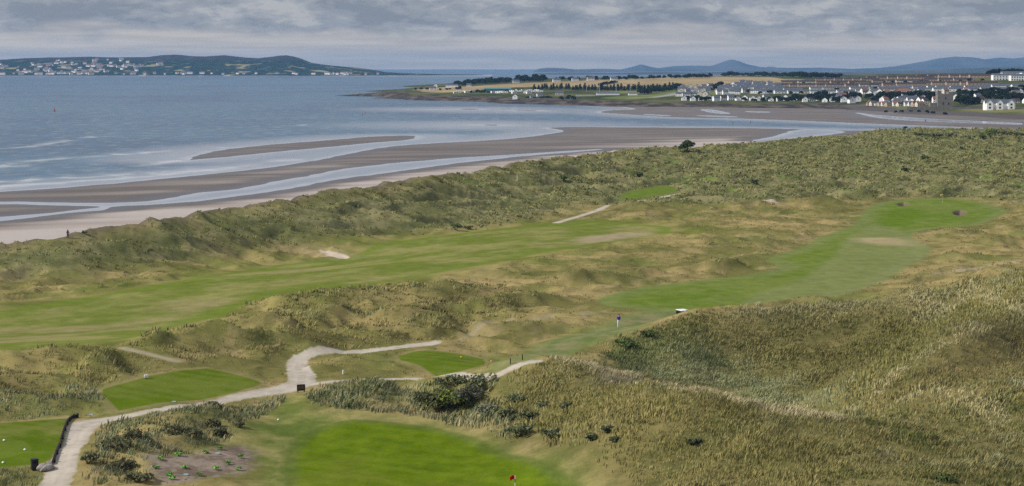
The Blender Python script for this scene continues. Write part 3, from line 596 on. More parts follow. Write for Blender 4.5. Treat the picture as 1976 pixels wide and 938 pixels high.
def range_(name, prof, dist, depth, base_px, colf, seed, rough, n_t=700, n_y=70, px0=-150, px1=2200):
    pr = np.array(prof, float); px = np.linspace(px0, px1, n_t); top = np.interp(px, pr[:, 0], pr[:, 1])
    d = dist + depth * np.linspace(-1, 1, n_y); f = np.linspace(-1, 1, n_y)
    crest = CAMZ + (EYE - top) * dist / F
    X = ((px - CX) / F)[None] * dist * np.ones((n_y, 1)); Y = np.repeat(d[:, None], n_t, 1)
    sh = np.cos(np.clip(np.abs(f), 0, 1) * np.pi / 2)[:, None] ** 1.15
    Z = crest[None] * sh; amp = np.clip(crest, 0, 60)[None] * rough
    Z = Z + amp * fbm(X / (depth * .35), Y / (depth * .3), 5, seed) * (1 - .85 * np.exp(-(f[:, None] / .16) ** 2)) * sh + np.clip(crest[None], 0, 30) * .02 * fbm(X / (dist * .012), Y / (dist * .02), 3, seed + 9)
    Z = np.where(crest[None] < 1.2, np.minimum(Z, -4), Z) - 2.5 * (np.abs(f)[:, None] > .97)
    X = X.ravel(); Y = Y.ravel(); Z = Z.ravel()
    k = np.arange(n_y * n_t).reshape(n_y, n_t); A = k[:-1, :-1].ravel(); Fq = np.stack([A, A + 1, A + 1 + n_t, A + n_t], 1)
    Fq = Fq[Z[Fq].max(1) > -2.5]; u, inv = np.unique(Fq, return_inverse=True)
    c = colf(X, Y, Z)
    o = link(name, np_mesh(name, np.c_[X, Y, Z][u], inv.reshape(Fq.shape), c[u], np.full(len(u), .95)), MAT_HILL); o['kind'] = 'structure'
    return Raster(Z.reshape(n_y, n_t), X[0], d[0], 1), (X[0], (X[n_t - 1] - X[0]) / (n_t - 1), d[0], d[1] - d[0])
MAT_HILL = attr_mat('hillside', .95, .0, rough_attr=True)
def col_howth(X, Y, Z):
    a = fbm(X / 130, Y / 160, 4, 401); b = fbm(X / 40, Y / 50, 3, 402); c = mixc((.008, .020, .010), (.022, .038, .018), sst(-.3, .4, b + .3 * a))
    c = mixc(c, (.30, .25, .12), sst(.27, .34, fbm(X / 120, Y / 60, 3, 405)) * sst(75, 40, Z)); c = mixc(c, (.20, .17, .13), sst(.30, .42, b) * .4)
    c = mixc(c, (.045, .03, .035), sst(58, 75, Z) * .7); c = mixc(c, (.42, .34, .29), sst(2.6, 1.2, Z)); return c
HOWTH = [(-400,120),(-150,118),(0,116),(60,113),(150,110.5),(180,109.5),(230,111),(290,110.5),(320,107),(345,106),(375,108.5),(400,109),(435,107),(470,111),(500,113),(530,110),(545,107.5),(555,107),(568,109),(580,112.5),(600,121),(620,124),(640,126.5),(680,130),(715,134),(745,139.5),(800,142),(850,143.5),(900,144),(950,145),(1010,146),(1060,146.5),(1120,147)]
RH, GH = range_('hill', HOWTH, 8600, 720, 147, col_howth, 411, .22, 900, 90, -350, 1150)
def howth_z(x, y): return float(RH.Z[int(np.clip((y - GH[2]) / GH[3], 0, RH.Z.shape[0] - 1)), int(np.clip((x - GH[0]) / GH[1], 0, RH.Z.shape[1] - 1))])
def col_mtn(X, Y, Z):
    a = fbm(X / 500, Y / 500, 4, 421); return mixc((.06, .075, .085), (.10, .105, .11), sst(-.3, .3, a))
range_('hill', [(980,148),(1020,142),(1030,137),(1040,132.5),(1060,130.5),(1085,131.5),(1110,134),(1140,133),(1160,132.5),(1190,134),(1230,135),(1300,133),(1360,138),(1450,142),(1600,146)], 15500, 800, 148, col_mtn, 431, .2, 500, 50, 900, 1800)
range_('hill', [(1040,146),(1150,136),(1200,134),(1225,128),(1236,124.5),(1250,128),(1268,131.5),(1300,127.5),(1340,126.5),(1370,127.5),(1390,122),(1402,117),(1411,115),(1422,118),(1438,124),(1460,129),(1475,130.5),(1484,128.5),(1492,130.5),(1530,131),(1580,130.5),(1640,133),(1700,131),(1740,126),(1790,117),(1815,112),(1840,109.5),(1870,110.5),(1895,115),(1925,111.5),(1950,113),(1976,110.5),(2050,107),(2200,114),(2400,112)], 18000, 900, 148, col_mtn, 441, .15, 900, 60, 1000, 2400)

range_('hill', [(1000,148),(1040,141),(1100,139.5),(1180,141),(1260,139),(1340,140),(1420,138),(1500,137),(1600,138.5),(1700,137),(1800,134),(1900,131),(2000,129),(2200,130)], 9800, 500, 148, col_mtn, 451, .15, 600, 40, 960, 2250)

# ------------------------------------------------------------------ grass
LEAF = attr_mat('grass_blades', .9, .0, up=.8, transl=.2, nrm=True)
def grass(name, n, yr, ypow, where, hgt, colf, blades, lean, label, wide=1.0, seed=1):
    r = np.random.default_rng(seed)
    u = r.random(n); y = (yr[0] ** ypow + u * (yr[1] ** ypow - yr[0] ** ypow)) ** (1 / ypow); x = y * r.uniform(-.30, .30, n)
    pt = fbm(x / 4.5, y / 4.5, 3, 560 + seed); w = where(x, y) * (.66 + .34 * sst(-.35, .05, pt)); k = r.random(n) < w; x = x[k]; y = y[k]; n = len(x)
    z = ground_h(x, y); h = hgt(x, y) * r.uniform(.55, 1.4, n) * (.7 + .55 * sst(-.3, .4, pt[k])); c = colf(x, y, r)
    B = blades; N = n * B; sc = np.repeat(h, B); a = r.uniform(0, 2 * np.pi, N); rad = np.sqrt(r.random(N)) * .85 * sc
    bx = np.repeat(x, B) + np.cos(a) * rad; by = np.repeat(y, B) + np.sin(a) * rad; bz = np.repeat(z, B) - .06 * sc
    wd = sc * r.uniform(.045, .09, N) * wide * (1 + np.clip(by - 160, 0, 400) / 260); f = r.uniform(0, np.pi, N) * .5 - np.pi / 4
    ex = np.cos(f) * wd; ey = np.sin(f) * wd
    L = sc * r.uniform(.7, 1.15, N); lx = (np.cos(a) * .25 + lean[0] + .18 * r.standard_normal(N)) * L; ly = (np.sin(a) * .25 + lean[1] + .18 * r.standard_normal(N)) * L
    V = np.empty((N, 5, 3)); V[:, 0] = np.c_[bx - ex, by - ey, bz]; V[:, 1] = np.c_[bx + ex, by + ey, bz]
    mx = bx + lx * .35; my = by + ly * .35; mz = bz + L * .62
    V[:, 2] = np.c_[mx + ex * .7, my + ey * .7, mz]; V[:, 3] = np.c_[mx - ex * .7, my - ey * .7, mz]; V[:, 4] = np.c_[bx + lx, by + ly, bz + L * .95]
    b = np.arange(N)[:, None] * 5; tri = np.concatenate([b + [[0, 1, 2]], b + [[0, 2, 3]], b + [[3, 2, 4]]], 1).reshape(-1, 3)
    cc = np.repeat(c, B, 0) * r.uniform(1.95, 2.75, (N, 1)); fc = np.repeat(cc, 3, 0)
    e = .6; gx = (ground_h(x + e, y) - ground_h(x - e, y)) / (2 * e); gy = (ground_h(x, y + e) - ground_h(x, y - e)) / (2 * e)
    nv = np.c_[-1.25 * gx, -1.25 * gy, np.ones(n)]; nv = nv / np.linalg.norm(nv, axis=1)[:, None]
    me = np_mesh(name, V.reshape(-1, 3), tri, fcol=fc); at = me.attributes.new('Nrm', 'FLOAT_VECTOR', 'FACE'); at.data.foreach_set('vector', np.repeat(nv, 3 * B, 0).astype('f4').ravel())
    o = link(name, me, LEAF); tag(o, label, 'grass', kind='stuff'); return n
def pal(*cols): return np.array(cols)
def patchy(cols, X, Y, r, s1=11, seed=0, spread=.28):
    t = fbm(X / s1, Y / s1, 4, 501 + seed) * 1.1 + .5 + spread * r.standard_normal(len(X)) * .6
    i = np.clip(t * (len(cols) - 1), 0, len(cols) - 1.001); k = i.astype(int); f = (i - k)[:, None]
    return cols[k] * (1 - f) + cols[k + 1] * f
def clear(x, y): return (turf_sdf(x, y) < -.35) & (sdf(EARTH, x, y) < .5) & (sdf(BUNK1, x, y) < -1) & (sdf(BUNK2, x, y) < -.8) & (np.maximum(sdf(POT1, x, y), sdf(POT2, x, y)) < -1) & (line_d(TRACK, x, y) > 1.0) & (sdf(LANDP, x, y, 60) > -3) & (sdf(PADE, x, y) < -1)
TEE_SURR = lambda x, y: sst(-2.0, -5.0, sdf(APRON, x, y))
def w_right(x, y): return clear(x, y) * sst(-1, 3, sdf(TALL_R, x, y)) * TEE_SURR(x, y)
c_right = pal((.085,.095,.03),(.12,.12,.04),(.165,.145,.052),(.225,.19,.08),(.18,.145,.052),(.135,.145,.06),(.21,.205,.11))
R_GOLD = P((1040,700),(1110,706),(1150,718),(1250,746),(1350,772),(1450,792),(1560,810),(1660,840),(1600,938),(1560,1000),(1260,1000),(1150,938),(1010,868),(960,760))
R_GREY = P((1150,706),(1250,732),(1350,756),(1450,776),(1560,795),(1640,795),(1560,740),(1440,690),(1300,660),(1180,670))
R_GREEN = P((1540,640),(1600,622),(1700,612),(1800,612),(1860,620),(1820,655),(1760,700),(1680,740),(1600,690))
R_CREST_LIT = P((1040,690),(1110,694),(1150,706),(1250,735),(1350,760),(1450,780),(1560,799),(1640,806),(1640,814),(1560,808),(1450,789),(1350,769),(1250,744),(1150,716),(1100,704))
R_TOP_LIT = P((1330,603),(1480,590),(1640,577),(1800,552),(1880,560),(1860,590),(1700,604),(1560,612),(1400,622))
R_BACK_SHADE = P((1330,618),(1480,608),(1640,598),(1760,596),(1860,610),(1830,650),(1740,700),(1660,735),(1560,700),(1420,670))
R_WALL_SHADE = P((1110,690),(1180,655),(1250,638),(1330,640),(1340,672),(1260,690),(1180,700))
R_BROWN_SHADE = P((1895,634),(1840,668),(1770,715),(1700,765),(1760,775),(1850,740),(1976,740),(2100,720),(2050,640),(1940,625))
R_SPUR_LIT = P((1888,632),(1820,672),(1740,722),(1668,778), n=0); R_LIP = P((1874,546),(1930,590),(1990,630), n=0); R_HUMP = P((1760,775),(1810,760),(1880,775),(1930,800), n=0)
def c_right_f(x, y, r):  # grass colours by zone; shaded faces and lit crests are put into them
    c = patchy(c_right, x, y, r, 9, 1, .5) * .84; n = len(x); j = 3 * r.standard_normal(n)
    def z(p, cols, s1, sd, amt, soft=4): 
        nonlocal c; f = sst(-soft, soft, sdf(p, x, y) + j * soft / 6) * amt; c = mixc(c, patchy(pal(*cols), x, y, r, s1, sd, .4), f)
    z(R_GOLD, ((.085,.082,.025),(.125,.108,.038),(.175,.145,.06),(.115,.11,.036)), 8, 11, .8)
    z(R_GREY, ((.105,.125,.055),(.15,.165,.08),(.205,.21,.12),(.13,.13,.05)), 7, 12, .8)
    z(R_GREEN, ((.05,.07,.02),(.085,.095,.03),(.12,.105,.035)), 9, 13, .85)  # green grass, darkened to paint shade on the far wall
    z(R_TOP_LIT, ((.15,.145,.07),(.20,.185,.10),(.24,.21,.13)), 8, 14, .75)  # top of the far crest painted pale, as if lit
    z(R_BACK_SHADE, ((.085,.08,.028),(.115,.10,.038),(.145,.125,.05)), 8, 19, .75)  # shade of the hollow's back wall put into the grass colour
    z(R_WALL_SHADE, ((.055,.075,.025),(.08,.10,.035),(.11,.125,.05)), 7, 16, .75)  # dark green that deepens the left wall with painted shade
    z(R_BROWN_SHADE, ((.095,.078,.032),(.125,.10,.042),(.16,.135,.065)), 8, 17, .75)  # brown grass, darkened to paint the shaded side of the spur
    ld = np.minimum(np.minimum(line_d(R_SPUR_LIT, x, y), line_d(R_LIP, x, y)), line_d(R_HUMP, x, y) - .5); c = mixc(c, patchy(pal((.22,.20,.10),(.29,.25,.14)), x, y, r, 5, 18, .4), sst(2.0, .6, ld + .3 * np.abs(j)) * .75)  # pale lines paint the lit spur edge and ridge tops
    z(R_CREST_LIT, ((.27,.23,.12),(.34,.285,.165),(.30,.265,.16)), 5, 15, .95, .9)  # straw band, paled to paint the highlight along the near crest
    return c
GN = {}
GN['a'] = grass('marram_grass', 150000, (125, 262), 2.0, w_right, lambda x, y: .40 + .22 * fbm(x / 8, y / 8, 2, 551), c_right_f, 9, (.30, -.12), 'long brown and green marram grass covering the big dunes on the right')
def w_sea(x, y): return clear(x, y) * sst(-3, 4, sdf(DUNE_S, x, y)) * sst(-3, 1, sdf(LANDP, x, y, 60))
c_sea = pal((.105,.11,.038),(.135,.135,.048),(.17,.162,.062),(.215,.20,.085),(.165,.175,.085),(.12,.14,.042))
GN['b'] = grass('marram_grass', 150000, (290, 1000), 1.15, w_sea, lambda x, y: (.36 + .18 * fbm(x / 9, y / 9, 2, 552)) * (1 + np.clip(y - 350, 0, 500) / 900), lambda x, y, r: patchy(c_sea, x, y, r, 14, 2, .22) * .88, 7, (.45, -.25), 'grey green marram grass on the dunes beside the beach', 1.3, 2)
def w_mid(x, y): return clear(x, y) * np.maximum(sst(-2, 3, sdf(MID_R, x, y)), .0) * sst(-1, 2, -sdf(TALL_R, x, y))
c_mid = pal((.095,.10,.034),(.12,.12,.042),(.155,.142,.055),(.185,.162,.068),(.135,.135,.05),(.145,.16,.078)); c_gold = pal((.155,.13,.05),(.215,.17,.075),(.18,.148,.06),(.135,.125,.045)); GN['c'] = grass('rough_grass', 90000, (150, 330), 1.6, w_mid, lambda x, y: .34 + .2 * fbm(x / 7, y / 7, 2, 553), lambda x, y, r: mixc(patchy(c_gold, x, y, r, 8, 6, .45), patchy(c_mid, x, y, r, 8, 3, .45), .2 + .8 * cover(x, y)), 8, (.38, -.15), 'tufted rough grass on the hummocks between the fairways', 1.1, 3)
def w_low(x, y): return clear(x, y) * (sdf(MID_R, x, y) < 1) * (sdf(TALL_R, x, y) < 0) * (sdf(DUNE_S, x, y) < 0) * sst(-2.5, -5, sdf(APRON, x, y)) * (.35 + .65 * np.maximum(sst(-.1, .35, fbm(x / 14, y / 14, 3, 557)), cover(x, y))) * sst(-1.5, -9, sdf(FAIR1, x, y))
c_low = pal((.115,.105,.038),(.18,.145,.06),(.215,.17,.08),(.155,.13,.053),(.105,.11,.038))
GN['d'] = grass('rough_grass', 130000, (140, 620), 1.2, w_low, lambda x, y: .17 + .10 * fbm(x / 7, y / 7, 2, 554) + .14 * cover(x, y), lambda x, y, r: mixc(patchy(c_low, x, y, r, 10, 4, .4), patchy(c_mid, x, y, r, 8, 3, .45), .9 * cover(x, y)), 5, (.4, -.15), 'short straw coloured rough grass on the flat links', 1.2, 4)
SCRUBP = P((170,938),(175,870),(200,820),(270,806),(400,788),(540,765),(570,770),(545,785),(500,810),(465,835),(430,850),(350,880),(280,880),(275,938), n=1)
BANKP = P((590,760),(640,742),(760,742),(900,735),(960,740),(1010,868),(920,832),(820,805),(720,795),(600,790), n=1); LEFTP = P((-200,810),(0,806),(130,796),(210,780),(185,750),(120,745),(0,770),(-200,770), n=1); CORN = P((-100,940),(0,905),(55,902),(75,915),(60,960),(-100,1000), n=1)
def w_near(x, y): return clear(x, y) * sst(-.5, 1.2, np.maximum(np.maximum(sdf(SCRUBP, x, y), sdf(BANKP, x, y)), np.maximum(sdf(LEFTP, x, y), sdf(CORN, x, y))))
c_near = pal((.06,.07,.03),(.10,.115,.045),(.13,.145,.075),(.19,.17,.085),(.14,.165,.10),(.26,.215,.11))
GN['e'] = grass('marram_grass', 60000, (140, 250), 2.0, w_near, lambda x, y: .42 + .22 * fbm(x / 5, y / 5, 2, 555) + .14 * sst(-1, 1, sdf(BANKP, x, y)), lambda x, y, r: patchy(c_near, x, y, r, 6, 5, .4) * .8, 8, (.34, -.14), 'blue green marram grass on the banks beside the stone path', 1.0, 5)
print('tufts', GN)

# ------------------------------------------------------------------ shrubs and trees
MAT_LEAF = attr_mat('leaves', .8, .05, transl=.2, objvar=.18, up=.55); MAT_BARK = plain('bark', (.09, .07, .05), .9, .1)
def foliage(lobes, n, leaf, seed, dark, lite, gain=1.0):
    r = np.random.default_rng(seed); C = []; V = []; 
    vol = np.array([l[3] ** 2 for l in lobes]); vol = vol / vol.sum()
    for i in range(n):
        l = lobes[r.choice(len(lobes), p=vol)]; d = r.standard_normal(3); d /= np.linalg.norm(d); d[2] = d[2] if d[2] > -.5 else -d[2]
        rr = l[3] * (.4 + .85 * r.random() ** .9); p = np.array(l[:3]) + d * rr * np.array([1, 1, l[4] if len(l) > 4 else .85])
        nrm = d + .7 * r.standard_normal(3); nrm /= np.linalg.norm(nrm); a = np.cross(nrm, r.standard_normal(3)); a /= np.linalg.norm(a); b = np.cross(nrm, a)
        s = leaf * r.uniform(.6, 1.4); V += [p - a * s - b * s * .5, p + a * s * .2 - b * s * .8, p + a * s + b * s * .4, p - a * s * .3 + b * s * .8]
        C.append((np.array(dark) + (np.array(lite) - np.array(dark)) * r.random() ** 1.3) * gain)
    V = np.array(V); Fq = np.arange(len(V)).reshape(-1, 4); return V, Fq, np.array(C)
def foliage_mesh(name, lobes, n, leaf, seed, dark, lite): V, Fq, C = foliage(lobes, n, leaf, seed, dark, lite, 3.4); return np_mesh(name, V, Fq, fcol=C, smooth_=False)
def lobes_for(w, h, seed, k=7, flat=.8):
    r = random.Random(seed); L = [(0, 0, h * .45, min(w, h) * .5, flat)]
    for _ in range(k): a = r.uniform(0, 6.28); q = r.uniform(.25, .62) * w; L.append((q * math.cos(a), q * math.sin(a), h * r.uniform(.25, .62), min(w, h) * r.uniform(.25, .42), flat))
    return L
def shrub(px, py, w, h, label, seed, n=600, leaf=.10, dark=(.018,.022,.012), lite=(.06,.065,.03), name='shrub', cat='shrub', group='dark shrubs on the dunes', d0=110):
    p = on_ground(px, py, d0); t = thing(name, p, label, cat, group)
    m = MB(); r = random.Random(seed)
    for _ in range(5): a = r.uniform(0, 6.28); m.tube((0, 0, -.15), (w * .3 * math.cos(a), w * .3 * math.sin(a), h * .55), .05 * h, .015 * h, 6)
    m.build('stem', MAT_BARK, t); link('foliage', foliage_mesh('foliage', lobes_for(w, h, seed), n, leaf, seed, dark, lite), MAT_LEAF, t); return t
g1 = 'dark scrub bushes on the bank above the putting green'
shrub(845,795,3.2,2.3,'largest dark bush on the bank, right below the stone path',1,1500,.13,(.016,.018,.009),(.055,.06,.022),group=g1)
shrub(875,788,2.6,1.9,'olive bush with a brighter green middle, growing within the largest dark clump',2,1200,.12,(.025,.035,.008),(.085,.10,.02),group=g1)
shrub(910,778,2.7,2.0,'dark bush on the right side of the large clump, under the path end',3,1100,.12,(.018,.02,.014),(.06,.06,.035),group=g1)
shrub(810,778,1.7,1.2,'low dark bush on the left edge of the large clump',4,600,.11,group=g1)
shrub(940,800,1.6,1.2,'grey bush at the lower right foot of the large clump',5,600,.11,(.04,.045,.03),(.10,.10,.065),group=g1)
shrub(920,748,3.4,1.5,'low dark bush at the path edge where the stone path reappears',6,600,.11,group=g1)
shrub(872,746,3.0,1.4,'low dark bush over the straight path, left of the path end',7,500,.11,group=g1)
for i, (x, y, w, h, lb) in enumerate([(995,780,1.2,1.1,'small upright dark bush on the slope right of the large clump'),(980,810,1.7,1.2,'dark bush midway down the row beside the green'),(1020,812,1.3,1.0,'dark bush on the right of the row beside the green'),(1000,842,1.9,1.3,'rounded dark bush nearest the edge of the putting green'),(1068,845,1.5,.9,'wide low dark bush alone on the right slope'),(1048,788,1.0,.7,'small dark bush high on the brown slope'),(1092,788,1.0,.6,'low dark bush highest and rightmost on the brown slope'),(1139,850,.7,.7,'tiny round bush low on the brown slope'),(1175,836,.9,.8,'little dark bush farthest right above the brown slope'),(1186,852,.7,.4,'tiny grey bush below the farthest right little bush'),(1340,858,.9,.6,'grey tussock bush in the middle of the near brown dune')]):
    shrub(x, y, w, h, lb, 20 + i, 500, .10, group=g1)
g2 = 'dark scrub bushes between the stone path and the bare earth'
for i, (x, y, w, h, lb) in enumerate([(225,868,2.2,1.3,'broad dark scrub bush left of the bare earth patch'),(262,852,1.6,1.1,'dark scrub bush above the top left of the bare earth'),(170,893,1.5,1.0,'dark scrub bush at the right edge of the stone path'),(240,905,1.7,1.0,'dark scrub bush below the broad one, left of the earth'),(265,930,1.6,.9,'dark scrub bush at the bottom edge of the picture'),(335,838,1.8,.9,'dark low scrub over the middle of the earth patch'),(372,842,1.3,.8,'dark low scrub above the earth, second from the right'),(425,842,.9,.8,'dark scrub bush above the right end of the earth'),(411,824,1.1,.9,'round dark bush on the grassy bank under the path'),(462,824,.6,.5,'smallest round bush on the bank, nearest the green'),(412,787,1.0,.7,'grey green bush leaning over the path edge')]):
    shrub(x, y, w, h, lb, 50 + i, 520, .10, (.02,.022,.012), (.075,.07,.035), group=g2)
MW = plain('weed_leaves', (.07, .15, .03), .7, .2, .3)
for i, (x, y, lb) in enumerate([(310,888,'green weed at the upper left of the bare earth'),(345,880,'green weed near the top of the bare earth'),(395,875,'tall green weed near the top right of the earth'),(425,868,'green weed high on the right end of the earth'),(463,884,'brightest green weed near the right end'),(442,896,'long green weed in the middle right of the earth'),(415,906,'green weed low on the right of the earth'),(462,908,'dark green weed at the right bottom edge of the earth'),(355,905,'green weed in the middle of the earth'),(328,918,'green weed low on the left of the earth'),(385,918,'small green weed low in the middle of the earth'),(335,926,'lowest green weed on the bare earth'),(300,905,'small green weed at the left end of the earth')]):
    r = random.Random(i); p = on_ground(x, y); o = link('weed', foliage_mesh('weed', lobes_for(.5, .4, i, 2, .6), 90, .07, i, (.03,.07,.012), (.09,.17,.04)), MAT_LEAF); o.location = p; tag(o, lb, 'weed', 'green weeds on the bare earth')
# trees and bushes out on the dune field
def dune_tree():
    p = on_ground(1326, 291, 500); t = thing('tree', p, 'lone dark windswept tree on the dune edge against the pale beach', 'tree')
    m = MB(); m.tube((0, 0, -.4), (.3, 0, 1.6), .28, .18)
    for a in range(5): m.tube((.2, 0, 1.2), (2.2 * math.cos(a * 1.3), 1.6 * math.sin(a * 1.3), 3.0), .12, .04, 6)
    m.build('trunk', MAT_BARK, t); link('crown', foliage_mesh('crown', [(0,0,2.0,1.7,.8),(-1.6,0,1.4,1.3,.7),(1.3,.2,2.1,1.2,.7),(.2,.4,3.0,1.1,.7),(-2.3,.1,1.0,.9,.6),(2.1,0,2.5,.7,.6),(-.8,-.4,2.5,1.0,.7)], 1500, .22, 3, (.006,.010,.004), (.03,.045,.015)), MAT_LEAF, t)
dune_tree()
g3 = 'dark bushes scattered over the far dune field'
for i, (x, y, w, h, n, lb) in enumerate([(1911,266,4.2,4.6,900,'dark tree standing on the far right of the dune field'),(1896,268,2.6,2.5,500,'bush hugging the left of the far right dark tree'),(1785,308,2.6,2.0,500,'dark green bush in the right dune field below the scrub line'),(1745,330,1.2,1.2,250,'small black bush in the open dune field'),(1087,352,1.4,1.8,300,'small upright bush in the dunes left of the far tee'),(1235,341,2.2,1.4,350,'rounded green bush right of the upright dune bush'),(1905,299,2.0,1.8,350,'grey bush on the right below the dark tree'),(1855,290,1.2,1.0,200,'tiny bush between the two right hand bushes'),(1455,353,1.6,1.0,250,'green bush midway over the dune field'),(1370,352,1.0,.7,200,'tiny bush left of the midway green bush'),(1811,320,1.4,.9,250,'low bright bush below the dark green bush'),(1747,250,1.4,1.4,250,'small dark bush on the skyline of the dune edge'),(165,452,1.0,.7,200,'dark bush on the crest of the left beach dune'),(880,444,2.6,1.6,500,'dark green bush at the foot of the beach dune'),(905,443,1.5,.9,300,'grey green low bush beside the dark dune foot bush'),(1647,667,.5,.4,80,'single dark tuft on the far dune wall'),(1825,930,1.2,.6,300,'dark green plant low on the near right dune'),(1210,672,2.6,1.3,700,'dark green thicket at the left end of the hollow'),(1255,650,2.0,1.0,500,'green thicket on the top left of the hollow wall')]):
    shrub(x, y, w, h, lb, 80 + i, n, .10 if y > 400 else .2, (.012,.018,.008), (.05,.065,.02), group=g3, d0=115)
for i, (x, y, w, h) in enumerate([(1775,262,6,1.6),(1800,266,7,1.8),(1830,264,7,2.0),(1862,268,7,1.9),(1935,264,7,2.0),(1960,266,7,1.9)]):
    shrub(x, y, w, h, 'low dark scrub thicket in the band along the far right dune edge', 120 + i, 500, .3, (.018,.024,.012), (.06,.065,.03), name='thicket', cat='thicket', group='band of dark scrub on the far right dune edge')
# far trees: a handful of crowns, copied
def crown_tree(name, lobes, n, leaf, seed, h, dark=(.008,.014,.006), lite=(.03,.045,.015)):
    V, Fq, C = foliage(lobes, n, leaf, seed, dark, lite)
    m = MB(); m.tube((0, 0, -.8), (0, 0, h * .5), h * .035, h * .015, 6); tm = m.mesh('t'); tv = np.array([v.co for v in tm.vertices]); tf = []
    for p in tm.polygons:
        k = list(p.vertices)
        for j in range(1, len(k) - 1): tf.append([k[0], k[j], k[j + 1], k[j + 1]] if 0 else [k[0], k[j], k[j + 1]])
    tri = np.concatenate([Fq[:, [0, 1, 2]], Fq[:, [0, 2, 3]], np.array(tf) + len(V)]); cc = np.concatenate([C, C, np.tile([[.07, .055, .04]], (len(tf), 1))])
    return np_mesh(name, np.vstack([V, tv]), tri, fcol=cc, smooth_=False)
BROAD = [crown_tree('tree', lobes_for(5.5, 9, 200 + i, 8, .9), 420, .75, 200 + i, 9) for i in range(4)]
CONIF = [crown_tree('conifer', [(0, 0, 1.8, 1.9, .8), (0, 0, 3.6, 1.7, .9), (0, 0, 5.4, 1.3, 1.0), (0, 0, 7.2, .8, 1.2)], 260, .5, 220 + i, 9) for i in range(2)]
def far_tree(px, py, sc, meshes, label, group, i, name='tree'):
    p = head_pt(px, py)[0]; o = bpy.data.objects.new(name, meshes[i % len(meshes)]); COL.objects.link(o)
    if not o.data.materials: o.data.materials.append(MAT_LEAF)
    o.location = (p[0], p[1], p[2] - .3); o.rotation_euler = (0, 0, i * 2.4); k = sc * random.uniform(.8, 1.2); o.scale = (k * 1.15, k * 1.15, k * random.uniform(.85, 1.1)); tag(o, label, 'tree', group); return o
def line_trees(pts, n, sc, meshes, label, group, jy=.7, name='tree'):
    q = np.array(pts, float); s = np.r_[0, np.cumsum(np.hypot(*np.diff(q, axis=0).T))]
    for i in range(n): u = s[-1] * (i + random.uniform(.1, .9)) / n; far_tree(np.interp(u, s, q[:, 0]), np.interp(u, s, q[:, 1]) + random.uniform(-jy, jy), sc, meshes, label, group, i, name)
line_trees([(880,165),(905,164),(940,161.5),(985,159)], 26, 1.15, BROAD, 'dark tree in the wood along the left end of the golden field', 'wood beside the left golden field')
line_trees([(995,158.5),(1020,158),(1050,157)], 14, 1.25, BROAD, 'dark tree in the square block above the golden field', 'block of trees above the golden field')
line_trees([(1060,157),(1120,155),(1180,154.5),(1240,152.5),(1300,151)], 22, .8, BROAD, 'tree in the broken skyline row behind the golden field', 'skyline trees behind the golden field', 1.0)
line_trees([(1300,151),(1340,150.5),(1375,149.5)], 13, .85, BROAD, 'tree in the hedge row crossing the top of the golden field', 'hedge row atop the golden field')
line_trees([(1395,147.5),(1450,147),(1500,148.5),(1560,151),(1625,151.5)], 34, 1.25, BROAD, 'dark tree in the skyline belt above the brown roofed houses', 'skyline tree belt above the town')
line_trees([(1155,167),(1172,163),(1192,160)], 8, .6, BROAD, 'hedge tree crossing the golden field diagonally', 'diagonal hedge in the golden field')
line_trees([(1030,173),(1080,172.5),(1140,174),(1200,174.5),(1280,174),(1300,170)], 46, .95, CONIF, 'conifer in the dark shelter belt behind the playing field', 'conifer shelter belt', 1.2, 'conifer')
line_trees([(1235,182),(1270,179),(1300,173),(1312,168)], 16, .9, BROAD, 'tree in the dark wood at the left end of the town', 'wood at the left end of the town', 1.2)
line_trees([(1365,178),(1378,172),(1392,165)], 10, .8, BROAD, 'hedge tree in the dark line climbing beside the estate', 'hedge climbing beside the estate')
line_trees([(800,174),(825,173),(860,174),(895,172)], 9, .5, BROAD, 'low tree around the white houses on the point', 'trees around the houses on the point')
line_trees([(905,180),(960,178),(1010,176)], 12, .5, BROAD, 'low tree between the caravans', 'trees among the caravans', 1.5)
line_trees([(1015,190),(1060,191),(1110,193),(1090,185)], 10, .5, BROAD, 'low tree behind the grey sea wall', 'low trees behind the sea wall', 2)
for pts, n, s in (([(1375,193),(1450,195),(1490,194.5)], 10, .65), ([(1490,193.5),(1550,195),(1600,196),(1640,197)], 19, .9), ([(1570,188),(1640,189),(1700,190)], 12, .8), ([(1690,196),(1740,192),(1770,188),(1800,196)], 16, 1.1), ([(1850,188),(1900,186),(1976,182)], 12, 1.0), ([(1850,199),(1885,203)], 8, 1.1), ([(1900,192),(1976,196),(2040,196)], 15, 1.1), ([(1845,181),(1976,174)], 6, .7), ([(1440,180),(1560,181),(1700,176)], 14, .6), ([(1320,192),(1370,195)], 7, .6)):
    line_trees(pts, n, s, BROAD, 'dark leafy garden tree among the houses of the far town', 'garden trees in the far town', 2.0)
line_trees([(1520,164),(1600,165),(1690,163.5)], 9, .5, BROAD, 'small tree between the brick terraces of the far town', 'trees between the brick terraces', 1.5)
line_trees([(1700,162),(1800,160),(1900,157)], 10, .5, BROAD, 'small tree between the upper brick terraces on the right', 'trees between the upper brick terraces', 1.5)
line_trees([(1905,147),(1925,145),(1955,144),(1985,143)], 9, 1.2, BROAD, 'skyline tree beside the white apartment blocks', 'trees at the apartment blocks')
line_trees([(1700,218),(1760,216),(1830,221)], 8, .35, BROAD, 'low shrub on the green shore bank below the town', 'shrubs on the shore bank', 1.0, 'shrub')

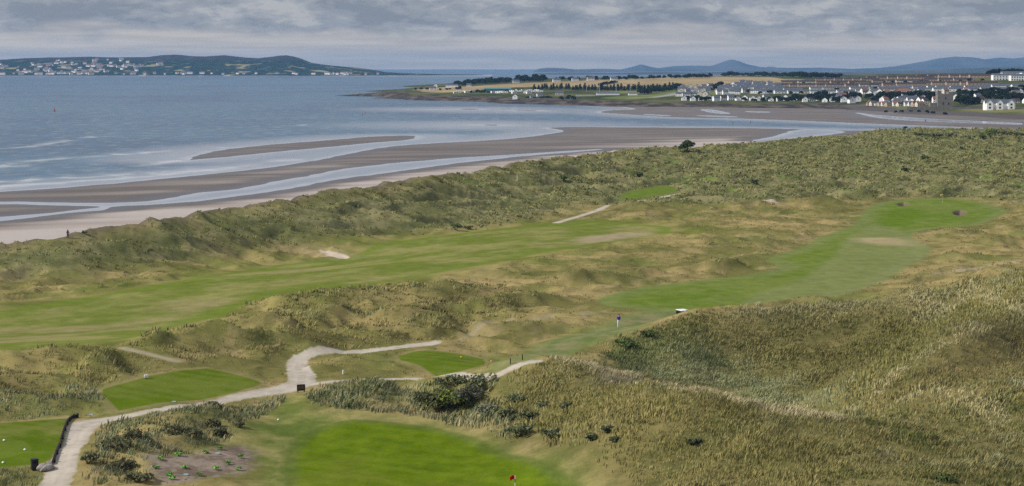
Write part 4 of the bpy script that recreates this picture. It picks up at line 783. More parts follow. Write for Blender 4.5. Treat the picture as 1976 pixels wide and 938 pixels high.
# ------------------------------------------------------------------ the far town
MWHITE = plain('white_render', (.88, .87, .85), .8, .2, .06, .4); MCREAM = plain('cream_render', (.62, .57, .48), .8, .2, .06, .4); MBRICK = plain('brick', (.46, .34, .26), .85, .1, .12, .8)
MSLATE = plain('slate', (.085, .095, .12), .7, .3, .15, .6); MBROWN = plain('brown_tile', (.055, .042, .042), .8, .2, .15, .6); MRED = plain('red_tile', (.20, .10, .075), .8, .2, .15, .6); MPANE = plain('window_pane', (.03, .035, .045), .2, .5, .1); MSTONE = plain('grey_stone', (.20, .18, .16), .9, .1, .2, .5); MTEAL = plain('teal_sheet', (.06, .17, .19), .5, .4, .1)
def gable_mesh(w, d, h, rh, nw, chim=True, over=.35, floors=2):       # wall, roof, panes; the ridge runs along x
    m = MB(); m.prism([(-d/2, -1.5), (d/2, -1.5), (d/2, h), (0, h + rh), (-d/2, h)], -w/2, w/2)
    wall = m.mesh('wall')
    m = MB(); th = .25; o = over; k = rh / (d / 2)
    m.prism([(-d/2 - o, h - o*k + .03), (0, h + rh + .03), (d/2 + o, h - o*k + .03), (d/2 + o, h - o*k + th), (0, h + rh + th), (-d/2 - o, h - o*k + th)], -w/2 - .2, w/2 + .2)
    if chim:
        n = max(1, round(w / 12))
        for i in range(n): m.box(((i + .5) * w / n - w/2 + w/n*.3, 0, h + rh + .3), (.9, .6, 1.5))
    roof = m.mesh('roof')
    pos = [((i + .5) * w / nw - w/2, -d/2 - .01, 1.6 + f * 2.6, 0) for f in range(floors) for i in range(nw)]
    if w < 12: pos = pos[:6] + [(sx * (w/2 + .01), 0, 1.6 + (floors - 1) * 2.6, 1.5708) for sx in (-1, 1)]
    return wall, roof, pos
WIN = MB().box((0, 0, 0), (1.2, .08, 1.3)).mesh('window')
KINDS = {'cottage': gable_mesh(9, 7, 3.4, 2.6, 3, floors=1), 'house': gable_mesh(9, 8, 5.2, 3.0, 3), 'wide': gable_mesh(15, 8, 5.2, 3.0, 5), 'row': gable_mesh(26, 8, 4.6, 2.4, 6, floors=1), 'long': gable_mesh(40, 8.5, 4.6, 2.4, 8, floors=1)}
PROTO = {}
def house(px, py, kind, wallm, roofm, rz, label, group, cat='house', name='house', sc=1.0):
    if cat == 'house' and name == 'house': sc *= R.uniform(.9, 1.12)
    p = head_pt(px, py)[0]; key = (kind, wallm.name, roofm.name)
    if key not in PROTO:
        w, r = KINDS[kind][0].copy(), KINDS[kind][1].copy(); t = thing(name, (0, 0, 0), label, cat, group)
        link('wall', w, wallm, t); link('roof', r, roofm, t); PROTO[key] = t
        for q in KINDS[kind][2]: o = link('window', WIN, [] if WIN.materials else MPANE, t); o.location = q[:3]; o.rotation_euler.z = q[3]
    else: t = copy_tree(PROTO[key], (0, 0, 0), 0)
    t.name = name; t.location = (p[0], p[1], p[2] - .2); t.rotation_euler = (0, 0, rz); t.scale = (sc * .66, sc * .66, sc * .66) if cat == 'house' else (sc * .8, sc * .8, sc * .58); tag(t, label, cat, group); return t
R = random.Random(3)
G = 'white gabled houses in the front row of the town'
for x, y in [(1320,194),(1353,194.5),(1368,193),(1396,194.5),(1410,193.5),(1438,194.5),(1452,195),(1464,194.5),(1478,192),(1504,195.5),(1516,194),(1540,193),(1566,196),(1580,194),(1606,196.5),(1617,194.5),(1628,197),(1643,199),(1655,196),(1337,195),(1382,195),(1424,194),(1488,195.5),(1528,195),(1553,196.5),(1592,197)]: house(x, y, R.choice(['house', 'cottage', 'house']), MWHITE, R.choice([MSLATE, MSLATE, MBROWN]), R.choice([1.57, 1.3, 1.75, .2, 1.57]), 'white gabled house in the front row along the shore of the far town', G)
G = 'grey roofed houses of the estate right of the hedge'
for py, x0, x1 in [(163.5,1432,1492),(166.5,1414,1498),(169.5,1404,1505),(172.5,1396,1510),(175.5,1390,1512),(179,1388,1440),(182,1388,1425),(180,1452,1480)]:
    x = x0
    while x < x1: house(x, py + R.uniform(-.5, .5), R.choice(['house', 'wide']), R.choice([MWHITE, MWHITE, MCREAM]), MSLATE, R.uniform(-.25, .15) + R.choice([0, 0, 1.57]), 'pale house with slate roof in the estate right of the climbing hedge', G); x += R.uniform(10.5, 13.5)
G = 'houses at the left end of the town'
for py, x0, x1 in [(170,1318,1372),(175,1316,1370),(180,1314,1368),(186,1312,1365)]:
    x = x0
    while x < x1: house(x, py + R.uniform(-.6, .6), R.choice(['house', 'wide']), R.choice([MWHITE, MCREAM, MCREAM]), MSLATE, R.uniform(-.3, .3) + R.choice([0, 1.57]), 'slate roofed house left of the climbing hedge in the far town', G); x += R.uniform(11, 14)
G = 'brown roofed brick terraces on the skyline'
for py, xs in [(156, [1590,1608,1626,1644,1662,1678]), (152.5, [1698,1718,1738,1758,1776]), (149.5, [1795,1816,1837,1858,1879,1897])]:
    for x in xs: house(x, py, 'row' if x < 1690 else 'long', MBRICK, MBROWN, R.uniform(-.05, .05) - .05, 'brick terrace with dark brown roof on the skyline of the far town', G, 'terrace', 'terraced_house')
G = 'brown roofed brick terraces below the skyline row'
for py, xs in [(161, [1532,1556]), (161.8, [1600,1628,1654]), (159.5, [1700,1727,1756]), (156.8, [1800,1828,1858]), (167, [1512,1540,1566]), (167.5, [1592,1620,1648,1676]), (166, [1702,1730,1758]), (163.5, [1788,1816,1844,1872,1895])]:
    for x in xs: house(x, py, R.choice(['row', 'long']), R.choice([MBRICK, MBRICK, MCREAM]), MBROWN, R.uniform(-.08, .05), 'brick terrace with dark brown roof stepping down the far slope', G, 'terrace', 'terraced_house')
G = 'white terraces with slate roofs across the middle of the town'
for py, xs in [(174, [1590,1616,1642,1668,1696,1724]), (172, [1752,1780,1808,1836,1864,1892]), (170, [1918,1945,1972,1998]), (180, [1486,1512,1538,1564,1592,1618,1644]), (178.5, [1670,1698,1726,1754]), (176.5, [1500,1530]), (176,[1790,1820,1850,1880,1912,1940])]:
    for x in xs: house(x, py, R.choice(['row', 'long', 'row']), R.choice([MWHITE, MWHITE, MCREAM]), MSLATE, R.uniform(-.08, .08), 'long white terrace with slate roof across the middle of the far town', G, 'terrace', 'terraced_house')
G = 'detached houses among the trees of the far town'
for k in range(84):
    x = R.uniform(1600, 1990); y = R.uniform(178, 200 if x > 1700 else 192) + (x - 1700) * .006
    house(x, y, R.choice(['house', 'house', 'cottage', 'wide']), R.choice([MWHITE, MWHITE, MWHITE, MCREAM]), R.choice([MSLATE, MSLATE, MBROWN, MRED]), R.choice([0, 1.57, .4, -.4, 1.2]), 'detached white house half hidden by garden trees in the far town', G)
G = 'small reddish roofed houses along the shore'
for k in range(15): house(1678 + k * 7.4, 203.5 + k * .12 + R.uniform(-.8, .8), 'cottage', R.choice([MWHITE, MCREAM, MBRICK]), R.choice([MRED, MBROWN, MSLATE]), R.choice([0, 1.57, .3]), 'small cottage with reddish roof in the low row near the shore', G)
def big_white():
    p = head_pt(1928, 211)[0]; t = thing('villa', (p[0], p[1], p[2] - .3), 'large white villa with several gables standing alone before dark trees', 'house')
    m = MB(); m.prism([(-4, -1.5), (4, -1.5), (4, 5), (0, 8), (-4, 5)], -12, 12)
    for x in (-9, -1, 8): m.box((x, -5, 2), (5, 3.2, 7)); m.poly([(x - 2.5, -6.6, 5.5), (x + 2.5, -6.6, 5.5), (x, -6.6, 8)])
    m.build('wall', MWHITE, t); m = MB(); m.prism([(-4.3, 4.95), (0, 8.05), (4.3, 4.95), (4.3, 5.2), (0, 8.35), (-4.3, 5.2)], -12.3, 12.3)
    for x in (-9, -1, 8): m.poly([(x - 2.7, -6.75, 5.4), (x, -6.75, 8.15), (x, 0, 8.15), (x - 2.7, -1.5, 5.4)]); m.poly([(x + 2.7, -6.75, 5.4), (x, -6.75, 8.15), (x, 0, 8.15), (x + 2.7, -1.5, 5.4)])
    m.box((-5, 0, 8.8), (1, .7, 1.8)); m.box((4, 0, 8.8), (1, .7, 1.8)); m.build('roof', MSLATE, t)
    for x in (-9, -1, 8):
        for z in (1.8, 4.4): MB().box((x, -6.63, z), (1.5, .1, 1.5)).build('window', MPANE, t)
big_white()
def ruin():
    p = head_pt(1822, 207)[0]; t = thing('castle_ruin', (p[0], p[1], p[2] - .3), 'grey stone ruined tower house with stepped top near the shore', 'ruin')
    m = MB(); m.box((0, 0, 5), (13, 9, 13)); m.box((-5, 0, 12.6), (3.5, 8, 3)); m.box((4.5, 0, 12.2), (4, 8, 1.8)); m.build('wall', MSTONE, t)
    MB().box((-9.5, 1, 1.5), (5.5, 6, 5)).build('annex', MSTONE, t)
    for x, z in ((-2, 3.5), (2.5, 3.5), (0, 8)): MB().box((x, -4.52, z), (1, .1, 1.8)).build('window', MPANE, t)
ruin()
G = 'white apartment blocks on the skyline at the right'
for x, y, w in [(1937,154,26),(1968,155,22),(1956,149.5,28),(1990,149.5,24)]:
    p = head_pt(x, y)[0]; t = thing('apartment_block', (p[0], p[1], p[2] - .3), {1937:'white apartment block at the left of the skyline group',1968:'white apartment block at the front right of the skyline group',1956:'white apartment block behind the other two',1990:'white apartment block cut by the right edge'}[x], 'apartments', G)
    MB().box((0, 0, 2), (w, 10, 7.4)).build('wall', MWHITE, t); MB().prism([(-5.3, 5.7), (5.3, 5.7), (2, 7.4), (-2, 7.4)], -w/2 - .3, w/2 + .3).build('roof', MSLATE, t)
    for f in range(2):
        for i in range(8): o = link('window', WIN, [], t); o.location = ((i + .5) * w / 8 - w/2, -5.02, 1 + f * 2.7)
house(835,174,'wide',MWHITE,MSLATE,.1,'white house with grey roof alone on the grassy point','houses on the point'); house(841,168.5,'house',MWHITE,MBROWN,1.5,'white gabled house behind the first house on the point','houses on the point')
house(872,168.5,'row',MWHITE,MSLATE,0,'long low white building beside dark trees on the point','houses on the point'); house(905,167,'cottage',MWHITE,MSLATE,0,'small white cottage in front of the left wood','houses on the point')
for x, y, lb in [(996,160.5,'white house between the two woods above the golden field'),(1074,158.5,'white house at the right end of the tree block'),(1110,156.5,'white house far off behind the golden field'),(1140,155.5,'second white house far off behind the golden field'),(1185,155.5,'pale house on the skyline right of the others')]: house(x, y, 'wide', MWHITE, MSLATE, .1, lb, 'white houses behind the golden field')
house(994,191.5,'house',MWHITE,MSLATE,1.5,'white gabled house at the shore on the left','white houses on the rocky shore'); house(1028,192,'house',MCREAM,MSLATE,.1,'cream house at the shore on the right','white houses on the rocky shore'); house(1080,184,'wide',MCREAM,MSLATE,0,'cream house behind the grey shore wall','white houses on the rocky shore'); house(1041,186,'cottage',MWHITE,MSLATE,.2,'small white cottage behind the shore wall','white houses on the rocky shore')
def long_building(px, py, w, h, d, mat, label, cat, name, roofm=None, rz=0):
    p = head_pt(px, py)[0]; t = thing(name, (p[0], p[1], p[2] - .3), label, cat, rz=rz); MB().box((0, 0, h/2 - .5), (w, d, h + 1)).build('wall', mat, t)
    if roofm: MB().prism([(-d/2 - .3, h + .02), (d/2 + .3, h + .02), (0, h + d * .14)], -w/2 - .3, w/2 + .3).build('roof', roofm, t)
    return t
long_building(960,176,34,3,12,MTEAL,'long teal roofed barn among the caravans','barn','barn',MTEAL); long_building(1173,183.5,26,2.6,7,MWHITE,'long low white clubhouse beside the playing field','clubhouse','clubhouse',MSLATE); long_building(1221,183.8,10,2.6,6,MWHITE,'small white pavilion right of the clubhouse','pavilion','pavilion',MSLATE)
long_building(1130,185.5,22,1.8,.5,MCREAM,'long cream boundary wall left of the clubhouse','wall','boundary_wall',rz=.1); long_building(1060,192.5,60,2.2,1,MSTONE,'long grey sea wall along the rocky shore','wall','sea_wall'); long_building(1880,210,110,2.0,.6,MSTONE,'grey stone wall below the ruin and villa','wall','stone_wall')
def caravan_mesh():
    m = MB(); m.box((0, 0, 1.5), (6.5, 2.6, 2.3), bev=.2); b = m.mesh('body'); return b, MB().box((0, -1.32, 1.8), (1.4, .05, .9)).mesh('window'), MB().tube((0, -1.25, .35), (0, -1.0, .35), .35).mesh('wheel')
CB = caravan_mesh(); CAR0 = None
for i, (x, y) in enumerate([(880,181),(885,179.5),(895,178.6),(901,180),(911,178.6),(952,180),(961,180.5),(968,179.8),(975,180.2),(988,178),(996,176.5),(1003,178),(1010,177),(1016,179),(1022,176.8),(1030,178.5),(1036,177),(1043,178.6),(1012,181),(1020,182),(992,181.5)]):
    p = head_pt(x, y)[0]
    if CAR0 is None:
        CAR0 = t = thing('caravan', p, 'white caravan parked in the field behind the rocky shore', 'caravan', 'caravans behind the rocky shore'); link('body', CB[0], MWHITE, t); CB[1].materials.append(MPANE); CB[2].materials.append(MPANE); link('window', CB[1], [], t).location = (-1.5, 0, 0); link('window', CB[1], [], t).location = (1.5, 0, 0); link('wheel', CB[2], [], t).location = (-.4, 0, 0); link('wheel', CB[2], [], t).location = (.4, 0, 0)
    else: copy_tree(CAR0, p, R.choice([0, .6, 1.57, -.5]))
    if i == 0: CAR0.rotation_euler.z = .3
POLE0 = None; MGALV = plain('galvanised_steel', (.45, .47, .48), .5, .5, .1, metal=.3)
for x, y in [(1132,177),(1157,177.5),(1189,177.5),(1216,177.5),(1247,177.5)]:
    p = head_pt(x, y)[0]
    if POLE0 is None: POLE0 = t = thing('floodlight_mast', p, 'thin grey floodlight mast beside the playing field', 'floodlight', 'floodlight masts beside the playing field'); MB().tube((0, 0, -.5), (0, 0, 15), .28, .16, 8).build('mast', MGALV, t); MB().box((0, 0, 15), (2.2, .5, .8)).build('lamp_head', MGALV, t)
    else: copy_tree(POLE0, p, 0)
# specks of the village across the bay
KH = [gable_mesh(w, 9, h, 2.5, 3)for w, h in ((8, 4), (12, 4.5), (19, 5))]
def speck(px, py, i, label, group):
    # march down the sight line onto the hill
    a, b, c = rays(px, py)
    for d in np.arange(7880, 9300, 10.0):
        X = a / b * d; Z = CAMZ + c / b * d
        if howth_z(X, d) >= Z: break
    key = i % 3
    if key not in HOWP:
        me = KH[key]; bm = bmesh.new(); bm.from_mesh(me[0]); n0 = len(bm.faces); bm.from_mesh(me[1])
        bm.faces.ensure_lookup_table()
        for f in bm.faces[n0:]: f.material_index = 1
        mm = bpy.data.meshes.new('house'); bm.to_mesh(mm); bm.free(); mm.materials.append(MWHITE); mm.materials.append(MRED); HOWP[key] = mm
    SPK.append((key == 2, key, (X, d, max(howth_z(X, d), 1) + 1.5), R.uniform(-.5, .5), R.uniform(.8, 1.3), label, group))
HOWP = {}; SPK = []
cl = [(30,132,50,10,8),(110,128,80,12,16),(165,127,90,14,20),(230,131,70,12,16),(255,128,50,3,12),(150,142,110,3,14),(190,138,70,7,12),(60,138,80,7,8),(300,127,20,3,2),(205,118,70,5,5)]
for cx, cy, sx, sy, n in cl:
    for k in range(n): speck(min(max(R.gauss(cx, sx * .5), -20), 310), min(max(R.gauss(cy, sy * .45), 115), 144.5), k + n, 'pale house of the village on the slope across the bay', 'village houses across the bay')
for k in range(46): speck(R.uniform(-10, 740), 144.6 + R.uniform(-1.2, .4), k, 'pale house near the water at the foot of the far hill', 'houses along the far waterline')

SPK.sort(key=lambda q: -((0, 8, 12, 19)[q[1] + 1] * q[4])); bm = bmesh.new()
for n, (_, key, loc, rz, sc, label, group) in enumerate(SPK):
    if n < 90:
        o = bpy.data.objects.new('village_house', HOWP[key]); COL.objects.link(o); o.location = loc; o.rotation_euler = (0, 0, rz); o.scale = (sc,) * 3; tag(o, label, 'house', group)
    else:
        k = len(bm.verts); bm.from_mesh(HOWP[key]); bm.verts.ensure_lookup_table(); M = Matrix.Translation(loc) @ Matrix.Rotation(rz, 4, 'Z') @ Matrix.Scale(sc, 4)
        for v in list(bm.verts)[k:]: v.co = M @ v.co
me = bpy.data.meshes.new('village'); bm.to_mesh(me); bm.free(); tag(link('village', me, [MWHITE, MRED]), 'mass of small pale houses spread over the slope across the bay', 'village', kind='stuff')

# ------------------------------------------------------------------ golf course furniture
MBLACK = plain('black_plastic', (.012, .012, .016), .45, .4, .2); MDARK = plain('tarred_timber', (.035, .028, .03), .85, .15, .3); MPAINT = plain('white_paint', (.80, .80, .82), .5, .4, .04); MFLAGR = plain('red_cloth', (.42, .008, .012), .8, .1, .2); MFLAGY = plain('yellow_cloth', (.70, .52, .02), .8, .1, .2); MROCK = plain('boulder', (.28, .25, .23), .9, .15, .25, 4); MBROWNW = plain('brown_board', (.045, .028, .03), .7, .2, .25); MRUB = plain('rubber', (.02, .02, .02), .9, .1)
def flagstick(p, h, flagm, label, sz=.5):
    t = thing('flagstick', p, label, 'flag'); n = 7
    for k in range(n): MB().tube((0, 0, h * k / n), (0, 0, h * (k + 1) / n), .028, n=10).build('pole_band', MPAINT if k % 2 == 0 else MBLACK, t)
    g = [(i / 8, j / 5) for j in range(6) for i in range(9)]; V = np.array([(-.03 - u * sz * (1 - .12 * v), .06 * math.sin(u * 6 + v), h - .02 - v * sz * .72 - .12 * u * sz + .05 * math.sin(u * 5)) for u, v in g])
    k = np.arange(54).reshape(6, 9); A = k[:-1, :-1].ravel(); o = link('flag', np_mesh('flag', V, np.stack([A, A + 1, A + 10, A + 9], 1)), flagm, t); md = o.modifiers.new('s', 'SOLIDIFY'); md.thickness = .006
    MB().tube((0, 0, -.1), (0, 0, .012), .055, n=16).build('cup', MPAINT, t)
fp_ = hit(994, 966, ground_h, 100, 300, 500)[0]; flagstick((fp_[0], fp_[1], gz(*fp_)), 2.05, MFLAGR, 'red flag on a black and white striped stick on the near green', .44)
flagstick(on_ground(1819, 389, 300), 1.9, MFLAGY, 'tiny yellow flag on the far green between the two pot bunkers', .6)
def golfer():
    p = on_ground(1194, 632, 200); t = thing('person', p, 'person in a blue top, white trousers and dark cap standing on the grass strip', 'person', rz=math.radians(205))
    bm = bmesh.new(); sk = bm.verts.layers.skin.verify()
    J = [(0,0,.93,.150,.115),(0,0,1.08,.140,.105),(0,.01,1.28,.170,.115),(0,.01,1.42,.120,.085),(0,.01,1.49,.055,.055),(0,0,1.56,.075,.085),(0,0,1.64,.082,.098),(0,0,1.715,.055,.065),
         (-.10,0,.86,.095,.095),(-.12,-.02,.48,.062,.065),(-.13,.01,.09,.042,.045),(-.14,-.13,.035,.036,.03),(.10,0,.86,.095,.095),(.12,-.02,.48,.062,.065),(.13,.01,.09,.042,.045),(.15,-.13,.035,.036,.03),
         (-.19,.01,1.40,.065,.065),(-.25,.0,1.13,.043,.045),(-.12,-.20,1.08,.034,.034),(-.04,-.26,1.08,.03,.03),(.19,.01,1.40,.065,.065),(.26,.0,1.13,.043,.045),(.12,-.20,1.10,.034,.034),(.04,-.26,1.10,.03,.03)]
    E = [(0,1),(1,2),(2,3),(3,4),(4,5),(5,6),(6,7),(0,8),(8,9),(9,10),(10,11),(0,12),(12,13),(13,14),(14,15),(3,16),(16,17),(17,18),(18,19),(3,20),(20,21),(21,22),(22,23)]
    vs = [bm.verts.new(j[:3]) for j in J]
    for v, j in zip(vs, J): v[sk].radius = j[3:5]
    vs[0][sk].use_root = True
    for a, b in E: bm.edges.new((vs[a], vs[b]))
    me = bpy.data.meshes.new('tmp'); bm.to_mesh(me); bm.free(); o = bpy.data.objects.new('tmp', me); COL.objects.link(o); o.modifiers.new('k', 'SKIN'); o.modifiers.new('s', 'SUBSURF').levels = 2
    dg = bpy.context.evaluated_depsgraph_get(); body = bpy.data.meshes.new_from_object(o.evaluated_get(dg)); bpy.data.objects.remove(o)
    skin = plain('skin', (.42, .26, .19), .6, .3, .05); blue = plain('blue_cloth', (.04, .06, .42), .85, .1, .15); wht = plain('white_cloth', (.78, .78, .82), .85, .1, .06); shoe = MPAINT
    body.materials.clear()
    for f in body.polygons:
        c = f.center; f.use_smooth = True
        f.material_index = 3 if c.z < .10 else 2 if (c.z < .97 and abs(c.x) < .24 and c.y > -.19) else 0 if (c.z > 1.455 or (c.y < -.17) ) else 1
    link('body', body, [skin, blue, wht, shoe], t)
    m = MB(); m.ball((0, .005, 1.67), .108, 3, (.92, 1.06, .72)); m.box((0, -.13, 1.645), (.15, .12, .018)); m.build('cap', MBLACK, t, True)
    m = MB()
    for sx in (-1, 1): m.ball((sx * .033, -.093, 1.625), .012, 1)
    m.build('eyes', MBLACK, t); MB().ball((0, -.105, 1.60), .016, 1, (.8, 1.2, 1.3)).build('nose', skin, t)
golfer()
def cart():
    p = on_ground(1317, 622, 235); z = None
    p = at_d(1317, 622, 259.5); p = (p[0], p[1], gz(p[0], p[1])); t = thing('golf_cart', p, 'white roofed golf cart half hidden behind the dune crest', 'golf cart', rz=math.radians(25))
    MB().box((0, 0, 1.88), (1.25, 1.75, .09), bev=.04).build('roof', MPAINT, t)
    m = MB(); m.box((0, -.75, .62), (1.15, .75, .42), bev=.08); m.box((0, .85, .60), (1.1, .75, .5), bev=.1); m.box((0, .1, .36), (1.1, 1.3, .12), bev=.03); m.build('body', MPAINT, t)
    for x in (-.56, .56):
        for y in (-.72, .75): MB().tube((x, y * .9 + (.25 if y < 0 else 0) * 0, .75), (x, y, 1.86), .025, n=8).build('post', MBLACK, t)
    MB().box((0, -.45, .92), (1.05, .5, .16), bev=.05).build('seat', MBLACK, t); MB().box((0, -.72, 1.22), (1.05, .12, .5), bev=.05).build('backrest', MBLACK, t)
    MB().box((0, .78, 1.4), (1.05, .02, .7)).build('windscreen', plain('tinted_screen', (.10, .12, .12), .1, .5, .05), t)
    m = MB(); m.tube((-.28, .3, .98), (-.28, .5, .72), .02, n=8); r = bmesh.ops.create_circle; m.tube((-.28, .28, 1.0), (-.28, .30, .985), .17, n=20); m.build('steering_wheel', MBLACK, t)
    for x in (-.52, .52):
        for y in (-.78, .82): w = MB().tube((x - .09, y, .23), (x + .09, y, .23), .23, n=20).build('wheel', MRUB, t); MB().tube((x - .095, y, .23), (x + .095, y, .23), .11, n=14).build('rim', MPAINT, w)
    MB().box((0, -1.12, .9), (.75, .35, .8), bev=.06).build('bag_rack', MBLACK, t)
cart()
def bin_():
    t = thing('litter_bin', on_ground(67, 907), 'black square litter bin at the corner of the lowest tee', 'bin', rz=.5); MB().box((0, 0, .42), (.52, .52, .86), bev=.04, taper=1.06).build('body', MBLACK, t); MB().box((0, 0, .90), (.60, .60, .10), bev=.03).build('lid', MBLACK, t)
    MB().box((0, -.285, .68), (.34, .03, .12)).build('opening', plain('dark_slot', (.004,) * 3, .9), t)
bin_()
def board():
    t = thing('sign_board', on_ground(581, 757), 'dark brown square sign board at the fork of the stone path', 'sign', rz=.35); MB().box((0, 0, .50), (.88, .14, .66), bev=.03).build('board', MBROWNW, t)
    for x in (-.34, .34): MB().box((x, .0, .10), (.09, .09, .5)).build('post', MDARK, t)
    MB().box((0, -.076, .55), (.62, .012, .34)).build('face_panel', plain('faded_panel', (.10, .06, .055), .6), t)
board()
def white_box():
    t = thing('tee_sign', on_ground(282, 731), 'small white slanted tee sign beside the middle tee', 'sign', rz=.3); MB().box((0, 0, .28), (.42, .30, .30), bev=.03).build('plate', MPAINT, t); MB().box((0, 0, .06), (.10, .10, .34)).build('post', MBLACK, t)
white_box()
def marker(px, py, r, label, mat, group): 
    t = thing('tee_marker', on_ground(px, py), label, 'tee marker', group); MB().ball((0, 0, r * .55), r, 2, (1, 1, .8)).build('knob', mat, t, True); MB().tube((0, 0, -.1), (0, 0, .06), .02).build('spike', MBLACK, t)
for x, y, r, lb in [(8,851,.12,'white tee marker at the left edge of the lowest tee'),(48,869,.12,'white tee marker on the middle of the lowest tee'),(6,894,.12,'white tee marker nearest the bottom on the lowest tee'),(537,811,.11,'white marker on the mown slope left of the near green')]: marker(x, y, r, lb, MPAINT, 'white tee markers')
for x, y, lb in [(176,801,'pale blue tee plate by the stone path bend'),(336,776,'pale blue tee plate on the front edge of the middle tee'),(420,876,'pale blue plate lying on the bare earth, upper right'),(359,917,'pale blue plate lying low on the bare earth')]:
    o = MB().box((0, 0, .05), (.42, .26, .10), bev=.02).build('tee_plate', plain('pale_blue_plastic', (.35, .50, .50), .5)); o.location = on_ground(x, y); tag(o, lb, 'tee plate', 'pale blue plates')
for x, y, lb in [(948,698,'small yellow tee marker on the right corner of the upper tee'),(890,690,'small yellow tee marker on the back of the upper tee')]: marker(x, y, .11, lb, MFLAGY, 'yellow tee markers')
for x, y, lb in [(985,703,'short dark post left of the path end'),(1008,695,'short dark post right at the path end')]:
    t = thing('post', on_ground(x, y), lb, 'post', 'short dark posts at the path end'); MB().box((0, 0, .2), (.10, .10, .7), bev=.012).build('shaft', MDARK, t); MB().box((0, 0, .56), (.12, .12, .05)).build('post_cap', MDARK, t)
def marker_post(px, py, label, d0=110, h=1.5):
    t = thing('marker_post', on_ground(px, py, d0), label, 'post'); MB().tube((0, 0, -.2), (0, 0, h), .07, .07, 8).build('shaft', MPAINT, t); MB().tube((0, 0, h), (0, 0, h + .12), .08, .02, 8).build('post_cap', MPAINT, t)
marker_post(998, 349, 'thin white marker post in the dunes above the long fairway', 400); marker_post(662, 722, 'short white post with dark base in the grass right of the path fork', h=.35)
def boulder(px, py, s, label):
    bm = bmesh.new(); bmesh.ops.create_icosphere(bm, subdivisions=3, radius=1)
    for v in bm.verts: n = float(perlin(np.array([v.co.x * 1.3 + 5]), np.array([v.co.y * 1.3 + v.co.z]), 9)[0]); v.co = Vector((v.co.x * s[0], v.co.y * s[1], v.co.z * s[2])) * (1 + .25 * n)
    me = bpy.data.meshes.new('boulder'); bm.to_mesh(me); bm.free(); o = link('boulder', me, MROCK); o.location = on_ground(px, py) + Vector((0, 0, s[2] * .5)); o.rotation_euler = (0, 0, .6); tag(o, label, 'boulder')
boulder(88, 907, (.75, .55, .38), 'flat grey boulder between the black bin and the stone path'); boulder(96, 897, (.3, .25, .22), 'small grey stone at the end of the timber edging')
def edging():
    pts = P((148,805),(137,808),(130,815),(127,823),(122,838),(117,852),(112,868),(106,884),(101,897), n=0); t = thing('timber_edging', (pts[4][0], pts[4][1], gz(*pts[4])), 'dark timber edging with short posts along the lowest tee', 'edging'); o0 = t.location
    q = smooth(pts, 2, False); m = MB()
    for a, b in zip(q[:-1], q[1:]):
        d = Vector((b[0] - a[0], b[1] - a[1], 0)); c = Vector(((a[0] + b[0]) / 2, (a[1] + b[1]) / 2, 0)); c.z = gz(c.x, c.y) + .13; m.box(c - o0, (d.length * 1.04, .14, .34), math.atan2(d.y, d.x))
    m.build('sleeper', MDARK, t)
    for k in range(0, len(q), 4): c = Vector((q[k][0], q[k][1], gz(*q[k]) + .22)); MB().box(c - o0 + Vector((.12, -.04, -.06)), (.15, .15, .5)).build('post', MDARK, t)
edging()

# ------------------------------------------------------------------ on the water and the strand
def buoy(px, py, s, mat, label):
    p = at_z(px, py, 0); t = thing('buoy', (p[0], p[1], 0), label, 'buoy'); m = MB(); m.tube((0, 0, -.6 * s), (0, 0, .7 * s), 1.0 * s, .95 * s, 16); m.tube((0, 0, .7 * s), (0, 0, 3.0 * s), .6 * s, .18 * s, 12); m.build('float', mat, t); MB().tube((0, 0, 3.0 * s), (0, 0, 3.7 * s), .28 * s, .28 * s, 10).build('top_mark', mat, t)
MREDP = plain('red_paint', (.45, .04, .05), .5); MGRNP = plain('green_paint', (.03, .16, .15), .5); MPURP = plain('faded_red_paint', (.12, .04, .09), .6)
buoy(105, 214.5, .9, MREDP, 'red channel buoy out in the open water at the left'); buoy(704, 219.5, .45, MREDP, 'small red buoy near the middle of the bay'); buoy(699, 222, .45, MGRNP, 'small dark green buoy beside the red one'); buoy(1414, 239, .42, MGRNP, 'green buoy in the narrow channel before the flats'); buoy(1448, 236.5, .36, MPURP, 'dark red buoy in the channel right of the green one')
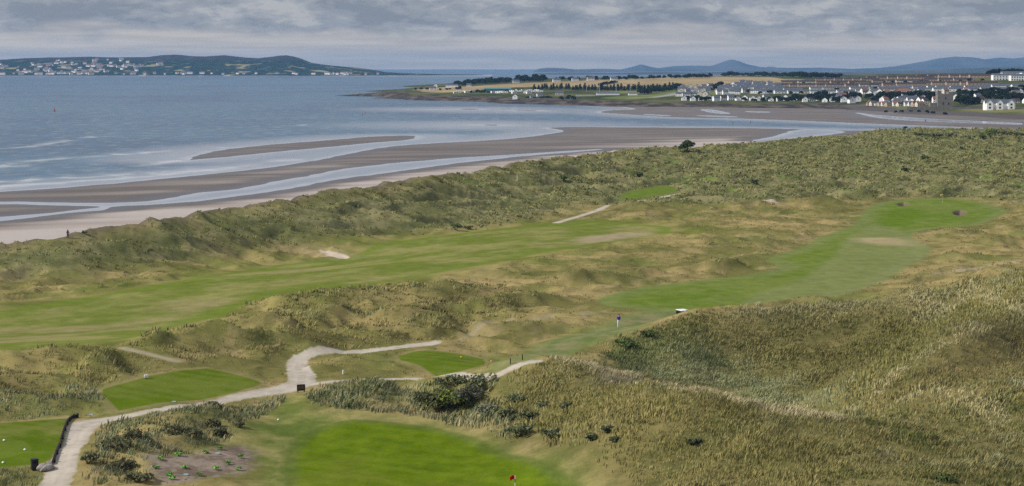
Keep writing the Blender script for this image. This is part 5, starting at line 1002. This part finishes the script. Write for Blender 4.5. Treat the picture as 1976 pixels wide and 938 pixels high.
buoy(1786, 234, .4, MBLACK, 'black buoy in the tidal stream on the far flats')
def walker(px, py, label):
    p = on_ground(px, py, 250); t = thing('person', p, label, 'person', rz=.4)
    bm = bmesh.new(); sk = bm.verts.layers.skin.verify(); J = [(0,0,.93,.16,.12),(0,0,1.3,.18,.12),(0,0,1.47,.06,.06),(0,0,1.62,.09,.1),(-.1,.1,.5,.07,.07),(-.1,.2,.06,.05,.05),(.1,-.1,.5,.07,.07),(.1,-.15,.06,.05,.05),(-.24,0,1.1,.05,.05),(-.24,-.1,.85,.035,.035),(.24,0,1.1,.05,.05),(.24,-.1,.85,.035,.035)]
    vs = [bm.verts.new(j[:3]) for j in J]
    for v, j in zip(vs, J): v[sk].radius = j[3:5]
    vs[0][sk].use_root = True
    for a, b in [(0,1),(1,2),(2,3),(0,4),(4,5),(0,6),(6,7),(1,8),(8,9),(1,10),(10,11)]: bm.edges.new((vs[a], vs[b]))
    me = bpy.data.meshes.new('tmp'); bm.to_mesh(me); bm.free(); o = bpy.data.objects.new('tmp', me); COL.objects.link(o); o.modifiers.new('k', 'SKIN'); o.modifiers.new('s', 'SUBSURF').levels = 1
    b = bpy.data.meshes.new_from_object(o.evaluated_get(bpy.context.evaluated_depsgraph_get())); bpy.data.objects.remove(o); b.materials.clear(); link('body', b, plain('navy_cloth', (.03, .04, .09), .85), t)
walker(131, 460, 'tiny figure in dark clothes on the crest of the beach dune')

# ------------------------------------------------------------------ air
hz = MB().box((0, 9580, 72), (20000, 19600, 160)).build('haze', [])
hm = bpy.data.materials.new('air'); hm.use_nodes = True; nt = hm.node_tree; nt.nodes.remove(nt.nodes['Principled BSDF'])
pv = nt.nodes.new('ShaderNodeVolumePrincipled'); pv.inputs['Color'].default_value = (.30, .58, 1.0, 1); pv.inputs['Density'].default_value = 4.6e-5; pv.inputs['Anisotropy'].default_value = .2
nt.links.new(pv.outputs[0], nt.nodes['Material Output'].inputs['Volume']); hz.data.materials.append(hm); hz['kind'] = 'stuff'
